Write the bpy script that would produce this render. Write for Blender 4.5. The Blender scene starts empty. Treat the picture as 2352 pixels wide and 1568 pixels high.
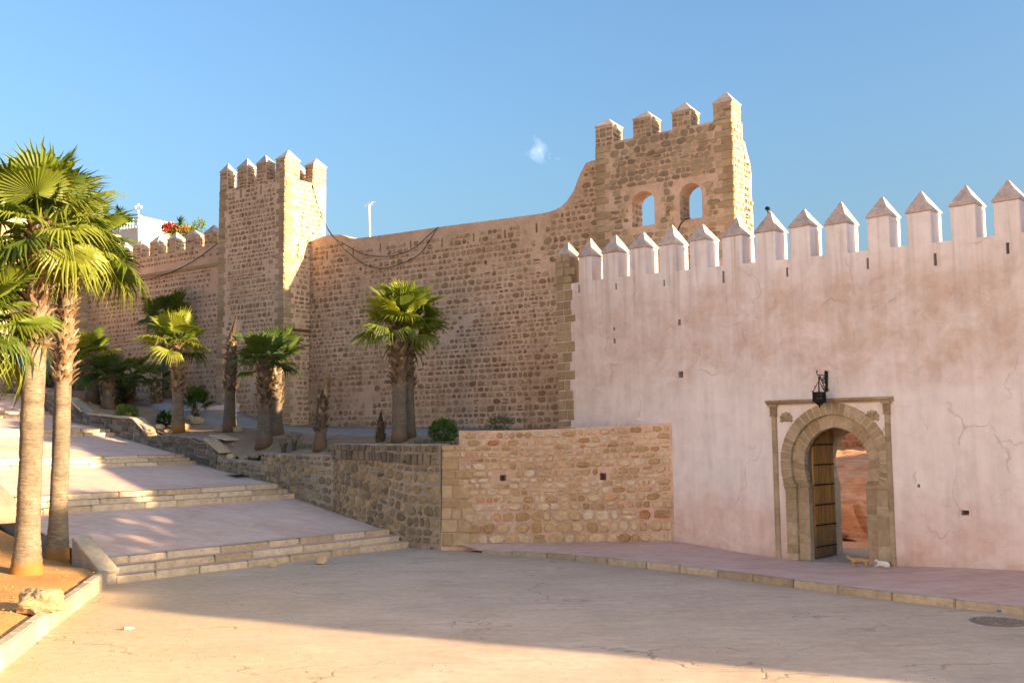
import bpy, bmesh, math, random
import numpy as np
from mathutils import Vector as V, Matrix, noise as mn
S = bpy.context.scene
COL = S.collection
rad = math.radians

# ------------------------------------------------------------------ camera
EYE = V((0, 0, 3.3))
PITCH = math.atan(216 / 2352)
CAMROT = Matrix.Rotation(math.pi / 2 + PITCH, 4, 'X') @ Matrix.Rotation(-0.0097, 4, 'Z')
cam = bpy.data.cameras.new('camera')
cam.lens = 36
cam.sensor_width = 36
cam.clip_end = 3000
camo = bpy.data.objects.new('camera', cam)
COL.objects.link(camo)
camo.matrix_world = Matrix.Translation(EYE) @ CAMROT
S.camera = camo

# ------------------------------------------------------------------ sky and sun
SUN_EL = rad(13.5)
SUN_H = V((0.896, -0.444, 0)).normalized()          # horizontal direction towards the sun
SUN_DIR = V((SUN_H.x * math.cos(SUN_EL), SUN_H.y * math.cos(SUN_EL), math.sin(SUN_EL)))
world = bpy.data.worlds.new('World')
S.world = world
world.use_nodes = True
wn = world.node_tree
wn.nodes.clear()
w_out = wn.nodes.new('ShaderNodeOutputWorld')
w_bg = wn.nodes.new('ShaderNodeBackground')
w_sky = wn.nodes.new('ShaderNodeTexSky')
w_sky.sky_type = 'NISHITA'
w_sky.sun_disc = False
w_sky.sun_elevation = SUN_EL
w_sky.sun_rotation = math.atan2(SUN_H.x, SUN_H.y)
w_sky.altitude = 50
w_sky.air_density = 1.4
w_sky.dust_density = 5.0
w_sky.ozone_density = 5.0
w_bg.inputs['Strength'].default_value = 0.069
# one small wisp of cloud fixed in the sky
w_tc = wn.nodes.new('ShaderNodeTexCoord')
w_map = wn.nodes.new('ShaderNodeMapping')
w_noise = wn.nodes.new('ShaderNodeTexNoise')
w_mix = wn.nodes.new('ShaderNodeMix')
w_mix.data_type = 'RGBA'
CLOUD = (CAMROT @ V(((1240 - 1176) / 2352, -(346 - 784) / 2352, -1))).normalized()
def wmath(op, a, b=None, c=None):
    n = wn.nodes.new('ShaderNodeMath'); n.operation = op
    for i, x in enumerate((a, b, c)):
        if x is None: continue
        if hasattr(x, 'name') and not isinstance(x, (int, float)): wn.links.new(x, n.inputs[i])
        else: n.inputs[i].default_value = x
    return n.outputs[0]
w_sub = wn.nodes.new('ShaderNodeVectorMath'); w_sub.operation = 'SUBTRACT'
wn.links.new(w_tc.outputs['Generated'], w_sub.inputs[0]); w_sub.inputs[1].default_value = CLOUD
w_map.vector_type = 'POINT'; w_map.inputs['Scale'].default_value = (44, 40, 104)
w_map.inputs['Rotation'].default_value = (0, 0.6, 0)
wn.links.new(w_sub.outputs[0], w_map.inputs[0])
w_len = wn.nodes.new('ShaderNodeVectorMath'); w_len.operation = 'LENGTH'
wn.links.new(w_map.outputs[0], w_len.inputs[0])
w_noise.inputs['Scale'].default_value = 52; w_noise.inputs['Detail'].default_value = 9
w_noise.inputs['Distortion'].default_value = 0.7
wn.links.new(w_tc.outputs['Generated'], w_noise.inputs['Vector'])
m1 = wmath('SUBTRACT', 1.0, w_len.outputs['Value'])
m2 = wmath('MULTIPLY_ADD', w_noise.outputs['Fac'], 5.5, -3.1)
m3 = wmath('ADD', m1, m2)
m4 = wmath('MULTIPLY', m3, 0.17); m4.node.use_clamp = True
m5 = wmath('GREATER_THAN', m1, -0.6)
m6 = wmath('MULTIPLY', m4, m5)
wn.links.new(m6, w_mix.inputs['Factor'])
wn.links.new(w_sky.outputs[0], w_mix.inputs['A'])
w_mix.inputs['B'].default_value = (5.2, 5.4, 5.8, 1)
wn.links.new(w_mix.outputs['Result'], w_bg.inputs['Color'])
wn.links.new(w_bg.outputs[0], w_out.inputs['Surface'])

sun = bpy.data.lights.new('sun', 'SUN')
sun.energy = 3.6
sun.angle = rad(0.6)
sun.color = (1.0, 0.72, 0.41)
suno = bpy.data.objects.new('sun', sun)
COL.objects.link(suno)
suno.rotation_euler = (-SUN_DIR).to_track_quat('-Z', 'Y').to_euler()
suno.location = (40, -20, 40)
S.view_settings.view_transform = 'Standard'
S.view_settings.look = 'None'
S.view_settings.gamma = 1
S.view_settings.exposure = 2.45
S.render.engine = 'CYCLES'
S.cycles.max_bounces = 6
S.cycles.diffuse_bounces = 4
S.cycles.transparent_max_bounces = 6
S.cycles.use_denoising = True

# ------------------------------------------------------------------ projecting points of the photograph into the place
def ray(px, py):
    return (CAMROT @ V(((px - 1176) / 2352, -(py - 784) / 2352, -1))).normalized()
def on_plane(px, py, p0, n):
    d = ray(px, py); t = (p0 - EYE).dot(n) / d.dot(n); return EYE + d * t
def on_z(px, py, z):
    return on_plane(px, py, V((0, 0, z)), V((0, 0, 1)))
def at_y(px, py, y):
    return on_plane(px, py, V((0, y, 0)), V((0, 1, 0)))
class Frame:
    """a vertical plane: s along it (to the right), z up, off towards the viewer"""
    def __init__(self, o, d):
        self.o = V((o[0], o[1], 0)); self.d = V((d[0], d[1], 0)).normalized()
        self.n = V((self.d.y, -self.d.x, 0))
    def pt(self, s, z, off=0.0):
        p = self.o + self.d * s + self.n * off; return V((p.x, p.y, z))
    def sz(self, px, py, off=0.0):
        p = on_plane(px, py, self.o + self.n * off, self.n)
        return (p - self.o).dot(self.d), p.z
    def s(self, px, py=900, off=0.0): return self.sz(px, py, off)[0]
    def z(self, px, py, off=0.0): return self.sz(px, py, off)[1]

# ------------------------------------------------------------------ object helpers
def put(o, parent=None):
    COL.objects.link(o)
    if parent is not None:
        o.parent = parent
        if parent.get('_e'): o.matrix_parent_inverse = Matrix.Translation(-V(parent.location))
    return o
def tag(o, label=None, cat=None, group=None, kind=None):
    if label: o['label'] = label
    if cat: o['category'] = cat
    if group: o['group'] = group
    if kind: o['kind'] = kind
    return o
def thing(name, loc, label, cat, group=None):
    o = bpy.data.objects.new(name, None); COL.objects.link(o)
    o.location = loc; o['_e'] = 1; o.empty_display_size = 0.3
    return tag(o, label, cat, group)
def mesh(name, vs, fs, m, smooth=False, recalc=True):
    me = bpy.data.meshes.new(name)
    me.from_pydata([tuple(v) for v in vs], [], fs)
    if recalc:
        b = bmesh.new(); b.from_mesh(me); bmesh.ops.recalc_face_normals(b, faces=b.faces); b.to_mesh(me); b.free()
    if smooth: me.polygons.foreach_set('use_smooth', [True] * len(me.polygons))
    if m: me.materials.append(m)
    me.update(); return me
def mk(name, vs, fs, m, parent=None, smooth=False, recalc=True):
    return put(bpy.data.objects.new(name, mesh(name, vs, fs, m, smooth, recalc)), parent)
class MB:
    def __init__(self): self.v = []; self.f = []
    def add(self, vs, fs):
        k = len(self.v); self.v += [V(x) for x in vs]; self.f += [tuple(i + k for i in f) for f in fs]; return self
    def box(self, o, ax, ay, az):
        """box from corner o spanned by three vectors"""
        o = V(o); c = [o, o + ax, o + ax + ay, o + ay]; c += [p + az for p in c]
        return self.add(c, [(0, 3, 2, 1), (4, 5, 6, 7), (0, 1, 5, 4), (1, 2, 6, 5), (2, 3, 7, 6), (3, 0, 4, 7)])
    def cbox(self, c, sx, sy, sz):
        return self.box(V(c) - V((sx / 2, sy / 2, 0)), V((sx, 0, 0)), V((0, sy, 0)), V((0, 0, sz)))
    def tube(self, pts, r, n=6, cap=True):
        pts = [V(p) for p in pts]; rs = r if isinstance(r, (list, tuple)) else [r] * len(pts)
        k = len(self.v); up = V((0, 0, 1)); prev = None
        for i, p in enumerate(pts):
            d = (pts[min(i + 1, len(pts) - 1)] - pts[max(i - 1, 0)]).normalized()
            if prev is None:
                a = d.cross(up if abs(d.z) < .95 else V((1, 0, 0))).normalized()
            else:
                a = (prev - d * prev.dot(d)).normalized()
            prev = a; b = d.cross(a)
            for j in range(n):
                t = 2 * math.pi * j / n
                self.v.append(p + (a * math.cos(t) + b * math.sin(t)) * rs[i])
        for i in range(len(pts) - 1):
            for j in range(n):
                q = (j + 1) % n
                self.f.append((k + i * n + j, k + i * n + q, k + (i + 1) * n + q, k + (i + 1) * n + j))
        if cap:
            self.f.append(tuple(k + j for j in reversed(range(n))))
            self.f.append(tuple(k + (len(pts) - 1) * n + j for j in range(n)))
        return self
    def prism(self, poly, z0, z1):
        n = len(poly); vs = [V((p[0], p[1], z0)) for p in poly] + [V((p[0], p[1], z1)) for p in poly]
        return self.add(vs, [tuple(range(n)), tuple(range(n, 2 * n))] + [(i, (i + 1) % n, n + (i + 1) % n, n + i) for i in range(n)])
    def slab(self, fr, poly, o0, o1):
        """polygon of (s, z) on a frame, extruded between two offsets"""
        n = len(poly); vs = [fr.pt(s, z, o0) for s, z in poly] + [fr.pt(s, z, o1) for s, z in poly]
        return self.add(vs, [tuple(range(n)), tuple(range(n, 2 * n))] + [(i, (i + 1) % n, n + (i + 1) % n, n + i) for i in range(n)])
    def ob(self, name, m, parent=None, smooth=False, recalc=True): return mk(name, self.v, self.f, m, parent, smooth, recalc)
def bevel(o, w=0.01, seg=1):
    b = bmesh.new(); b.from_mesh(o.data)
    bmesh.ops.bevel(b, geom=b.edges[:], offset=w, segments=seg, affect='EDGES', clamp_overlap=True)
    b.to_mesh(o.data); b.free(); return o
def cut(o, mb):
    """carve the solids of mb out of o"""
    c = mk('cutter', mb.v, mb.f, None)
    md = o.modifiers.new('b', 'BOOLEAN'); md.object = c; md.operation = 'DIFFERENCE'; md.solver = 'EXACT'
    dg = bpy.context.evaluated_depsgraph_get()
    me = bpy.data.meshes.new_from_object(o.evaluated_get(dg))
    o.modifiers.clear(); old = o.data; mats = [m for m in old.materials]
    o.data = me; me.materials.clear()
    for m in mats: me.materials.append(m)
    bpy.data.objects.remove(c); return o
def lerp(a, b, t): return a + (b - a) * t
def interp(x, xs, ys): return float(np.interp(x, xs, ys))

# ------------------------------------------------------------------ materials
class NT:
    def __init__(self, name):
        self.m = bpy.data.materials.new(name); self.m.use_nodes = True
        self.t = self.m.node_tree; self.t.nodes.clear()
        self.out = self.n('OutputMaterial'); self.b = self.n('BsdfPrincipled')
        self.b.inputs['Roughness'].default_value = .9
        self.b.inputs['Specular IOR Level'].default_value = .25
        self.t.links.new(self.b.outputs[0], self.out.inputs[0])
        self.geo = self.n('NewGeometry'); self.P = self.geo.outputs['Position']
    def n(self, k): return self.t.nodes.new('ShaderNode' + k)
    def L(self, a, b):
        if hasattr(a, 'is_output'): self.t.links.new(a, b)
        else: b.default_value = (*a, 1) if isinstance(a, (tuple, list)) and len(a) == 3 and b.type == 'RGBA' else a
    def math(self, op, a, b=0., c=0., clamp=False):
        n = self.n('Math'); n.operation = op; n.use_clamp = clamp
        self.L(a, n.inputs[0]); self.L(b, n.inputs[1]); self.L(c, n.inputs[2]); return n.outputs[0]
    def vec(self, scale, src=None):
        n = self.n('VectorMath'); n.operation = 'MULTIPLY'; self.L(src or self.P, n.inputs[0])
        n.inputs[1].default_value = scale if isinstance(scale, (tuple, list)) else (scale,) * 3; return n.outputs[0]
    def noise(self, scale=1., detail=5., rough=.55, src=None, dist=0.):
        n = self.n('TexNoise'); n.inputs['Scale'].default_value = 1; n.inputs['Detail'].default_value = detail
        n.inputs['Roughness'].default_value = rough; n.inputs['Distortion'].default_value = dist
        self.L(self.vec(scale, src), n.inputs['Vector']); return n.outputs['Fac']
    def ramp(self, f, stops, inter='LINEAR'):
        n = self.n('ValToRGB'); e = n.color_ramp.elements; n.color_ramp.interpolation = inter
        while len(e) < len(stops): e.new(.5)
        for i, (p, c) in enumerate(stops):
            e[i].position = p; e[i].color = (c, c, c, 1) if isinstance(c, (int, float)) else (*c, 1)
        self.L(f, n.inputs[0]); return n.outputs[0]
    def mix(self, f, a, b, mode='MIX'):
        n = self.n('Mix'); n.data_type = 'RGBA'; n.blend_type = mode
        self.L(f, n.inputs['Factor']); self.L(a, n.inputs['A']); self.L(b, n.inputs['B']); return n.outputs['Result']
    def mul(self, a, b): return self.mix(1., a, b, 'MULTIPLY')
    def rnd(self):
        oi = self.n('ObjectInfo')
        return self.math('FRACT', self.math('ADD', oi.outputs['Random'], self.geo.outputs['Random Per Island']))
    def sep(self, src=None):
        n = self.n('SeparateXYZ'); self.L(src or self.P, n.inputs[0]); return n.outputs
    def dot(self, d, o=(0, 0, 0)):
        a = self.n('VectorMath'); a.operation = 'SUBTRACT'; self.L(self.P, a.inputs[0]); a.inputs[1].default_value = o
        b = self.n('VectorMath'); b.operation = 'DOT_PRODUCT'; self.L(a.outputs[0], b.inputs[0]); b.inputs[1].default_value = d
        return b.outputs['Value']
    def bump(self, h, strength=.3, dist=.02):
        n = self.n('Bump'); n.inputs['Strength'].default_value = strength; n.inputs['Distance'].default_value = dist
        self.L(h, n.inputs['Height']); self.L(n.outputs[0], self.b.inputs['Normal']); return n.outputs[0]
    def done(self, col, rough=None):
        self.L(col, self.b.inputs['Base Color'])
        if rough is not None: self.L(rough, self.b.inputs['Roughness'])
        return self.m
def m_simple(name, c, rough=.8, metal=0., var=.12, sc=8., bump=.15):
    t = NT(name); f = t.noise(sc, 5)
    col = t.ramp(f, [(.3, tuple(x * (1 - var) for x in c)), (.7, tuple(min(1, x * (1 + var)) for x in c))])
    t.b.inputs['Metallic'].default_value = metal
    if bump: t.bump(t.noise(sc * 6, 4), bump, .01)
    return t.done(col, rough)
def m_stone(name, stops, rough=.92, sc=9., bump=.6, dark=.62, inter='LINEAR'):
    """stones: a colour for each piece, grain and weathering inside it"""
    t = NT(name); c = t.ramp(t.rnd(), stops, inter)
    g = t.ramp(t.noise(sc, 7, .65), [(.28, dark), (.5, .95), (.72, 1.18)])
    c = t.mul(c, g)
    big = t.ramp(t.noise(.35, 4), [(.3, (.86, .84, .82)), (.7, (1.1, 1.08, 1.06))])
    c = t.mul(c, big)
    t.bump(t.noise(sc * 3, 7, .7), bump, .02)
    return t.done(c, rough)
def m_mortar(name, a, b, c, sc=1.2, bump=.5):
    t = NT(name); f = t.noise(sc, 8, .62); col = t.ramp(f, [(.25, a), (.5, b), (.75, c)])
    col = t.mul(col, t.ramp(t.noise(14, 5), [(.3, .8), (.7, 1.12)]))
    big = t.ramp(t.noise(.3, 5, .6), [(.3, (.84, .82, .80)), (.7, (1.12, 1.1, 1.1))])
    col = t.mul(col, big)
    t.bump(t.noise(16, 8, .7), bump, .03); return t.done(col)

W_O = on_z(1790, 1280, .17)
PW = Frame(W_O, (.711, -.703))                       # plaster wall
CW = Frame(at_y(1283, 985, 36.0), (.814, -.580))     # curtain wall (and the far wall beyond the tower)
_p = CW.pt(CW.s(1370, 500, .6), 0, .6)
RT = Frame(_p, (.808, -.589))                        # ruined tower, front
_c = CW.pt(CW.s(710, 900), 0)                        # where curtain wall meets the square tower
_sd = V((.58, .814, 0)).normalized()
_t = None
for k in range(400):                                 # the corner of the tower, found along its side
    q = _c - _sd * (k * .01)
    if q.x / q.y <= on_plane(651, 900, q, CW.n).x / on_plane(651, 900, q, CW.n).y: _t = q; break
LTF = Frame(_t, (.814, -.580))                       # square tower, front (s <= 0 is the front face)
LTS = Frame(_t, (.58, .814))                         # square tower, side (s >= 0 is the side face)

def m_plaster():
    t = NT('plaster'); s = t.dot(PW.d, W_O); z = t.sep()[2]
    sv = t.n('CombineXYZ'); t.L(s, sv.inputs[0]); t.L(t.dot(PW.n, W_O), sv.inputs[1]); t.L(z, sv.inputs[2]); sv = sv.outputs[0]
    wob = t.noise(.55, 6, .6, sv); fine = t.noise(2.6, 8, .68, sv)
    base = t.ramp(fine, [(.25, (.65, .58, .58)), (.5, (.735, .675, .685)), (.8, (.79, .745, .76))])
    # brown weathering in a band under the battlements
    zz = t.math('MULTIPLY_ADD', wob, 2.6, z)
    band = t.math('MULTIPLY', t.ramp(zz, [(0, 0), (1, 1)]), 1.0)
    up = t.n('MapRange'); up.interpolation_type = 'SMOOTHSTEP'; t.L(zz, up.inputs[0]); up.inputs[1].default_value = 5.3; up.inputs[2].default_value = 6.7
    dn = t.n('MapRange'); dn.interpolation_type = 'SMOOTHSTEP'; t.L(zz, dn.inputs[0]); dn.inputs[1].default_value = 9.2; dn.inputs[2].default_value = 8.0
    bm = t.math('MULTIPLY', up.outputs[0], dn.outputs[0])
    patch = t.ramp(t.noise(1.3, 7, .65, sv, .4), [(.36, 0.), (.62, 1.)])
    bm = t.math('MULTIPLY', bm, t.math('MULTIPLY_ADD', patch, .6, .2))
    base = t.mix(bm, base, t.ramp(fine, [(.3, (.42, .285, .225)), (.7, (.60, .455, .385))]))
    # reddish damp foot of the wall
    lo = t.n('MapRange'); lo.interpolation_type = 'SMOOTHSTEP'; t.L(t.math('MULTIPLY_ADD', wob, 2.4, z), lo.inputs[0]); lo.inputs[1].default_value = 3.6; lo.inputs[2].default_value = 1.9
    foot = t.math('MULTIPLY', lo.outputs[0], t.ramp(t.noise(.9, 6, .6, sv), [(.3, .35), (.65, 1.)]))
    base = t.mix(foot, base, t.ramp(fine, [(.3, (.55, .365, .315)), (.7, (.68, .52, .475))]))
    # warm left part
    lf = t.n('MapRange'); t.L(t.math('MULTIPLY_ADD', wob, 4., s), lf.inputs[0]); lf.inputs[1].default_value = 0.5; lf.inputs[2].default_value = -4.5
    base = t.mix(t.math('MULTIPLY', lf.outputs[0], .45), base, t.ramp(fine, [(.3, (.54, .41, .345)), (.7, (.70, .585, .52))]))
    # a rusty run and blotches
    bl = t.ramp(t.noise((.8, .8, 1.9), 6, .6, sv, .6), [(.64, 0.), (.74, .55)])
    base = t.mix(t.math('MULTIPLY', bl, lf.outputs[0]), base, (.50, .25, .15))
    # cracks
    wv = t.n('TexNoise'); wv.inputs['Scale'].default_value = 1.7; wv.inputs['Detail'].default_value = 6; t.L(sv, wv.inputs['Vector'])
    ad = t.n('VectorMath'); ad.operation = 'MULTIPLY_ADD'; t.L(wv.outputs['Color'], ad.inputs[0]); ad.inputs[1].default_value = (.55, .0, .55); t.L(t.vec((.62, 0, .48), sv), ad.inputs[2])
    vo = t.n('TexVoronoi'); vo.feature = 'DISTANCE_TO_EDGE'; vo.inputs['Scale'].default_value = 1.0; t.L(ad.outputs[0], vo.inputs['Vector'])
    cr = t.ramp(vo.outputs['Distance'], [(.002, 1.), (.011, 0.)])
    cm = t.ramp(t.noise(.8, 3, .5, sv), [(.50, 0.), (.60, 1.)])
    cr = t.math('MULTIPLY', cr, cm)
    base = t.mix(t.math('MULTIPLY', cr, .27), base, (.34, .24, .19))
    tm_ = t.n('MapRange'); t.L(z, tm_.inputs[0]); tm_.inputs[1].default_value = 5.4; tm_.inputs[2].default_value = 7.7          # runs below the battlements
    stv = t.ramp(t.noise((5.5, 5.5, .22), 5, .6, sv, .2), [(.50, 0.), (.72, .7)])
    base = t.mix(t.math('MULTIPLY', tm_.outputs[0], stv), base, (.43, .33, .28))
    sc_ = t.n('MapRange'); t.L(t.math('MULTIPLY_ADD', t.noise(2.2, 6, .65, sv), .9, z), sc_.inputs[0]); sc_.inputs[1].default_value = 1.05; sc_.inputs[2].default_value = .5   # splashed foot
    base = t.mix(t.math('MULTIPLY', sc_.outputs[0], .6), base, (.40, .27, .215))
    dr = t.noise((3.2, 3.2, .35), 6, .62, sv, .3)                      # rain streaks and faded runs
    base = t.mul(base, t.ramp(dr, [(.3, .88), (.55, 1.0), (.75, 1.06)]))
    pt = t.ramp(t.noise((.55, .55, .7), 3, .45, sv, 1.4), [(.59, 0.), (.63, .22)])   # patches of newer wash with clear edges
    base = t.mix(pt, base, (.78, .71, .70))
    sp = t.ramp(t.noise(7, 4, .6, sv), [(.70, 0.), (.76, .6)])
    base = t.mix(sp, base, (.42, .31, .27))
    h = t.math('SUBTRACT', t.math('MULTIPLY_ADD', fine, .8, t.math('MULTIPLY', t.noise(22, 5, .6, sv), .25)), t.math('MULTIPLY', cr, .8))
    h = t.math('ADD', h, t.math('MULTIPLY', t.noise(.9, 4, .5, sv), 2.2))
    t.bump(h, .5, .05)
    return t.done(base, .93)
MAT = {}
MAT['plaster'] = m_plaster()
MAT['cap'] = m_mortar('cap_plaster', (.30, .235, .20), (.53, .425, .37), (.59, .485, .43), 3.0, .5)
MAT['mort_c'] = m_mortar('curtain_mortar', (.52, .345, .225), (.63, .44, .305), (.70, .51, .375))
MAT['st_c'] = m_stone('curtain_stone', [(0, (.26, .165, .095)), (.35, (.36, .24, .14)), (.7, (.46, .32, .20)), (1, (.58, .43, .29))])
MAT['mort_t'] = m_mortar('tower_mortar', (.54, .37, .245), (.65, .465, .325), (.71, .53, .385))
MAT['st_t'] = m_stone('tower_stone', [(0, (.25, .17, .10)), (.4, (.35, .245, .15)), (.8, (.44, .32, .205)), (1, (.56, .42, .285))])
MAT['quoin'] = m_stone('quoin_stone', [(0, (.29, .215, .13)), (.5, (.37, .28, .17)), (1, (.43, .34, .22))], sc=6, bump=.5, dark=.75)
MAT['mort_r'] = m_mortar('ruin_mortar', (.44, .31, .225), (.54, .39, .29), (.60, .45, .345))
MAT['st_r'] = m_stone('ruin_stone', [(0, (.21, .16, .11)), (.4, (.29, .225, .15)), (.8, (.36, .28, .185)), (1, (.45, .36, .24))], sc=7)
MAT['mort_l'] = m_mortar('low_wall_mortar', (.50, .33, .24), (.62, .43, .32), (.70, .51, .40))
MAT['st_l'] = m_stone('low_wall_stone', [(0, (.40, .26, .13)), (.25, (.52, .37, .21)), (.5, (.60, .45, .28)), (.75, (.64, .51, .36)), (.94, (.66, .56, .43)), (.97, (.56, .33, .18)), (1, (.46, .22, .11))], sc=8, bump=.7, dark=.7)
MAT['mort_g'] = m_mortar('retaining_mortar', (.27, .23, .185), (.37, .32, .26), (.45, .39, .32))
MAT['st_g'] = m_stone('retaining_stone', [(0, (.20, .15, .095)), (.4, (.30, .22, .125)), (.7, (.40, .28, .145)), (1, (.46, .34, .20))], sc=7, bump=.8, dark=.6)
MAT['st_dark'] = m_stone('weathered_stone', [(0, (.13, .11, .085)), (.5, (.20, .165, .12)), (1, (.30, .245, .17))], sc=8, bump=.8)
MAT['ochre'] = m_stone('ochre_block', [(0, (.40, .28, .155)), (.5, (.47, .34, .20)), (1, (.53, .40, .25))], sc=5, bump=.4, dark=.78)
MAT['mort_o'] = m_mortar('ochre_joint', (.45, .34, .23), (.52, .40, .28), (.58, .46, .33))
MAT['step'] = m_stone('step_stone', [(0, (.47, .35, .22)), (.5, (.59, .46, .31)), (1, (.68, .55, .40))], sc=6, bump=.5, dark=.66)
MAT['portal'] = m_stone('gate_stone', [(0, (.30, .235, .15)), (.5, (.37, .295, .20)), (1, (.44, .36, .26))], sc=7, bump=.35, dark=.74)
MAT['portal_j'] = m_mortar('gate_joint', (.46, .37, .27), (.52, .43, .33), (.56, .47, .37), 4)
MAT['iron'] = m_simple('wrought_iron', (.022, .02, .02), .55, .6, .3, 30)
MAT['red'] = m_stone('red_stone', [(0, (.48, .22, .11)), (.5, (.58, .29, .15)), (1, (.66, .36, .20))], sc=6, bump=.8, dark=.6)
MAT['mort_red'] = m_mortar('red_mortar', (.56, .30, .17), (.64, .37, .22), (.70, .43, .27))
# ------------------------------------------------------------------ stones
def unit_stone(rng, kind, n):
    """a stone of unit width and height lying in the x/y plane, front towards +z"""
    ring = []
    if kind == 'block':
        base = [(-.5, -.5), (0, -.5), (.5, -.5), (.5, 0), (.5, .5), (0, .5), (-.5, .5), (-.5, 0)]
        ring = [(x * rng.uniform(.94, 1.0), y * rng.uniform(.92, 1.0)) for x, y in base]; ins = .90
    else:
        e = rng.uniform(2.8, 6.5); ph = rng.uniform(0, 6.28)
        for j in range(n):
            a = ph + 2 * math.pi * (j + rng.uniform(-.25, .25)) / n
            c, s = math.cos(a), math.sin(a)
            r = .5 / (abs(c) ** e + abs(s) ** e) ** (1 / e) * rng.uniform(.80, 1.06)
            ring.append((c * r, s * r))
        ins = rng.uniform(.72, .86)
    n = len(ring)
    vs = [(x, y, -1) for x, y in ring] + [(x, y, rng.uniform(.35, .7)) for x, y in ring]
    tx, ty = rng.uniform(-.25, .25), rng.uniform(-.25, .25)
    vs += [(x * ins, y * ins, 1 + tx * x + ty * y + rng.uniform(-.12, .12)) for x, y in ring] + [(0, 0, 1 + rng.uniform(-.05, .15))]
    fs = []
    for j in range(n):
        q = (j + 1) % n
        fs += [(j, q, n + q, n + j), (n + j, n + q, 2 * n + q, 2 * n + j), (2 * n + j, 2 * n + q, 3 * n)]
    return vs, fs
class Stones:
    """collects the stones of one wall: the largest become pieces of their own, the rest one mass"""
    def __init__(self, owner, mat, seed, kind='round', n=8, name='stone', variants=14):
        self.rng = random.Random(seed); self.owner = owner; self.mat = mat; self.name = name
        self.var = [unit_stone(self.rng, kind, n) for _ in range(variants)]; self.items = []
    def one(self, c, ex, ey, n, w, h, d, tilt=0.):
        """centre, directions, width, height, how far it stands proud"""
        if tilt:
            ca, sa = math.cos(tilt), math.sin(tilt); ex, ey = ex * ca + ey * sa, ey * ca - ex * sa
        v = c - EYE; k = w * h * max(.02, -n.dot(v.normalized())) / v.length_squared
        self.items.append((k, self.rng.randrange(len(self.var)), Matrix(((ex.x * w, ey.x * h, n.x * d, c.x), (ex.y * w, ey.y * h, n.y * d, c.y), (ex.z * w, ey.z * h, n.z * d, c.z), (0, 0, 0, 1)))))
    def field(self, P, La, Lb, n, course=.27, sw=(.2, .5), gap=.05, d=.04, skip=None, tilt=.06, hvar=.25, fill=1.0, ragged=.25, patch=None, split=.12):
        rng = self.rng; y = 0.
        while y < Lb - course * .4:
            h = course * rng.uniform(1 - hvar, 1 + hvar)
            if y + h > Lb: h = Lb - y
            x = -rng.uniform(0, sw[0]) * .6
            while x < La:
                w = rng.uniform(*sw) * (.7 + .3 * h / course)
                if x < 0 and x + w > .5 * sw[0]: w = x + w; x = 0.
                if x + w > La: w = La - x
                if w < sw[0] * .5: x += max(w, .02); continue
                if La - x - w < sw[0] * .5: w = La - x
                if rng.random() < fill:
                    cx, cy = x + w / 2, y + h / 2
                    if cx - w / 2 > -.02 and cx + w / 2 < La + .02 and not (skip and skip(cx, cy, w, h)):
                        a, b = cx / La, cy / Lb
                        p = P(a, b); ex = (P(a + .01, b) - P(a - .01, b)).normalized(); ey = n.cross(ex); ey = -ey if ey.z < 0 else ey
                        g = gap * rng.uniform(.6, 1.5)
                        hh = (h - g) * rng.uniform(1 - ragged, 1.0); ww = (w - g) * rng.uniform(1 - ragged * .5, 1.0)
                        if patch and mn.noise(V((cx * .45 + 7, cy * .6, La))) > patch and rng.random() < .75: x += w; continue
                        q_ = rng.random()
                        if q_ < split and hh > .1:                    # two thin stones instead of one
                            for sg in (-1, 1): self.one(p + ey * sg * hh * .27, ex, ey, n, ww * rng.uniform(.7, 1), hh * .42, d * rng.uniform(.5, 1.4), rng.uniform(-tilt, tilt))
                        elif q_ < split * 1.7 and ww > .2:
                            for sg in (-1, 1): self.one(p + ex * sg * ww * .26, ex, ey, n, ww * .44, hh * rng.uniform(.7, 1), d * rng.uniform(.5, 1.4), rng.uniform(-tilt, tilt))
                        elif hh > .03 and ww > .03:
                            self.one(p + ey * rng.uniform(-.12, .12) * (h - hh), ex, ey, n, ww, hh, d * rng.uniform(.5, 1.4), rng.uniform(-tilt, tilt))
                x += w
            y += h
        return self
    def build(self, keep=300, parent=None):
        par = parent or self.owner
        self.items.sort(key=lambda t: -t[0])
        ms = [mesh(self.name, v, f, self.mat) for v, f in self.var] if keep else []
        for k, i, M in self.items[:keep]:
            o = bpy.data.objects.new(self.name, ms[i]); put(o, par); o.matrix_basis = M
        rest = self.items[keep:]
        if rest:
            va = [np.array(v) for v, f in self.var]; vs = []; fs = []; k0 = 0
            for k, i, M in rest:
                A = np.array(M); vs.append(va[i] @ A[:3, :3].T + A[:3, 3])
                fs += [tuple(q + k0 for q in f) for f in self.var[i][1]]; k0 += len(va[i])
            o = mk('small_stones' if keep else self.name + 's', np.concatenate(vs).tolist(), fs, self.mat, par); o['kind'] = 'stuff'
        return self
def quad(a, b, c, d):
    """bottom left, bottom right, top right, top left"""
    return lambda u, v: a.lerp(b, u).lerp(d.lerp(c, u), v)
def quoins(st, fr, s0, sdir, z0, z1, lens=(.34, .58), h=.22, d=.03, zmin=None):
    """alternating long and short corner blocks along a vertical edge of a frame"""
    rng = st.rng; z = z0; k = rng.randrange(2)
    while z < z1 - .08:
        hh = min(h * rng.uniform(.8, 1.25), z1 - z); L = lens[k % 2] * rng.uniform(.9, 1.15)
        c = fr.pt(s0 + sdir * L / 2, z + hh / 2, .0)
        st.one(c, fr.d, V((0, 0, 1)), fr.n, L - .012, hh - .02, d * rng.uniform(.8, 1.2)); z += hh; k += 1
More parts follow.
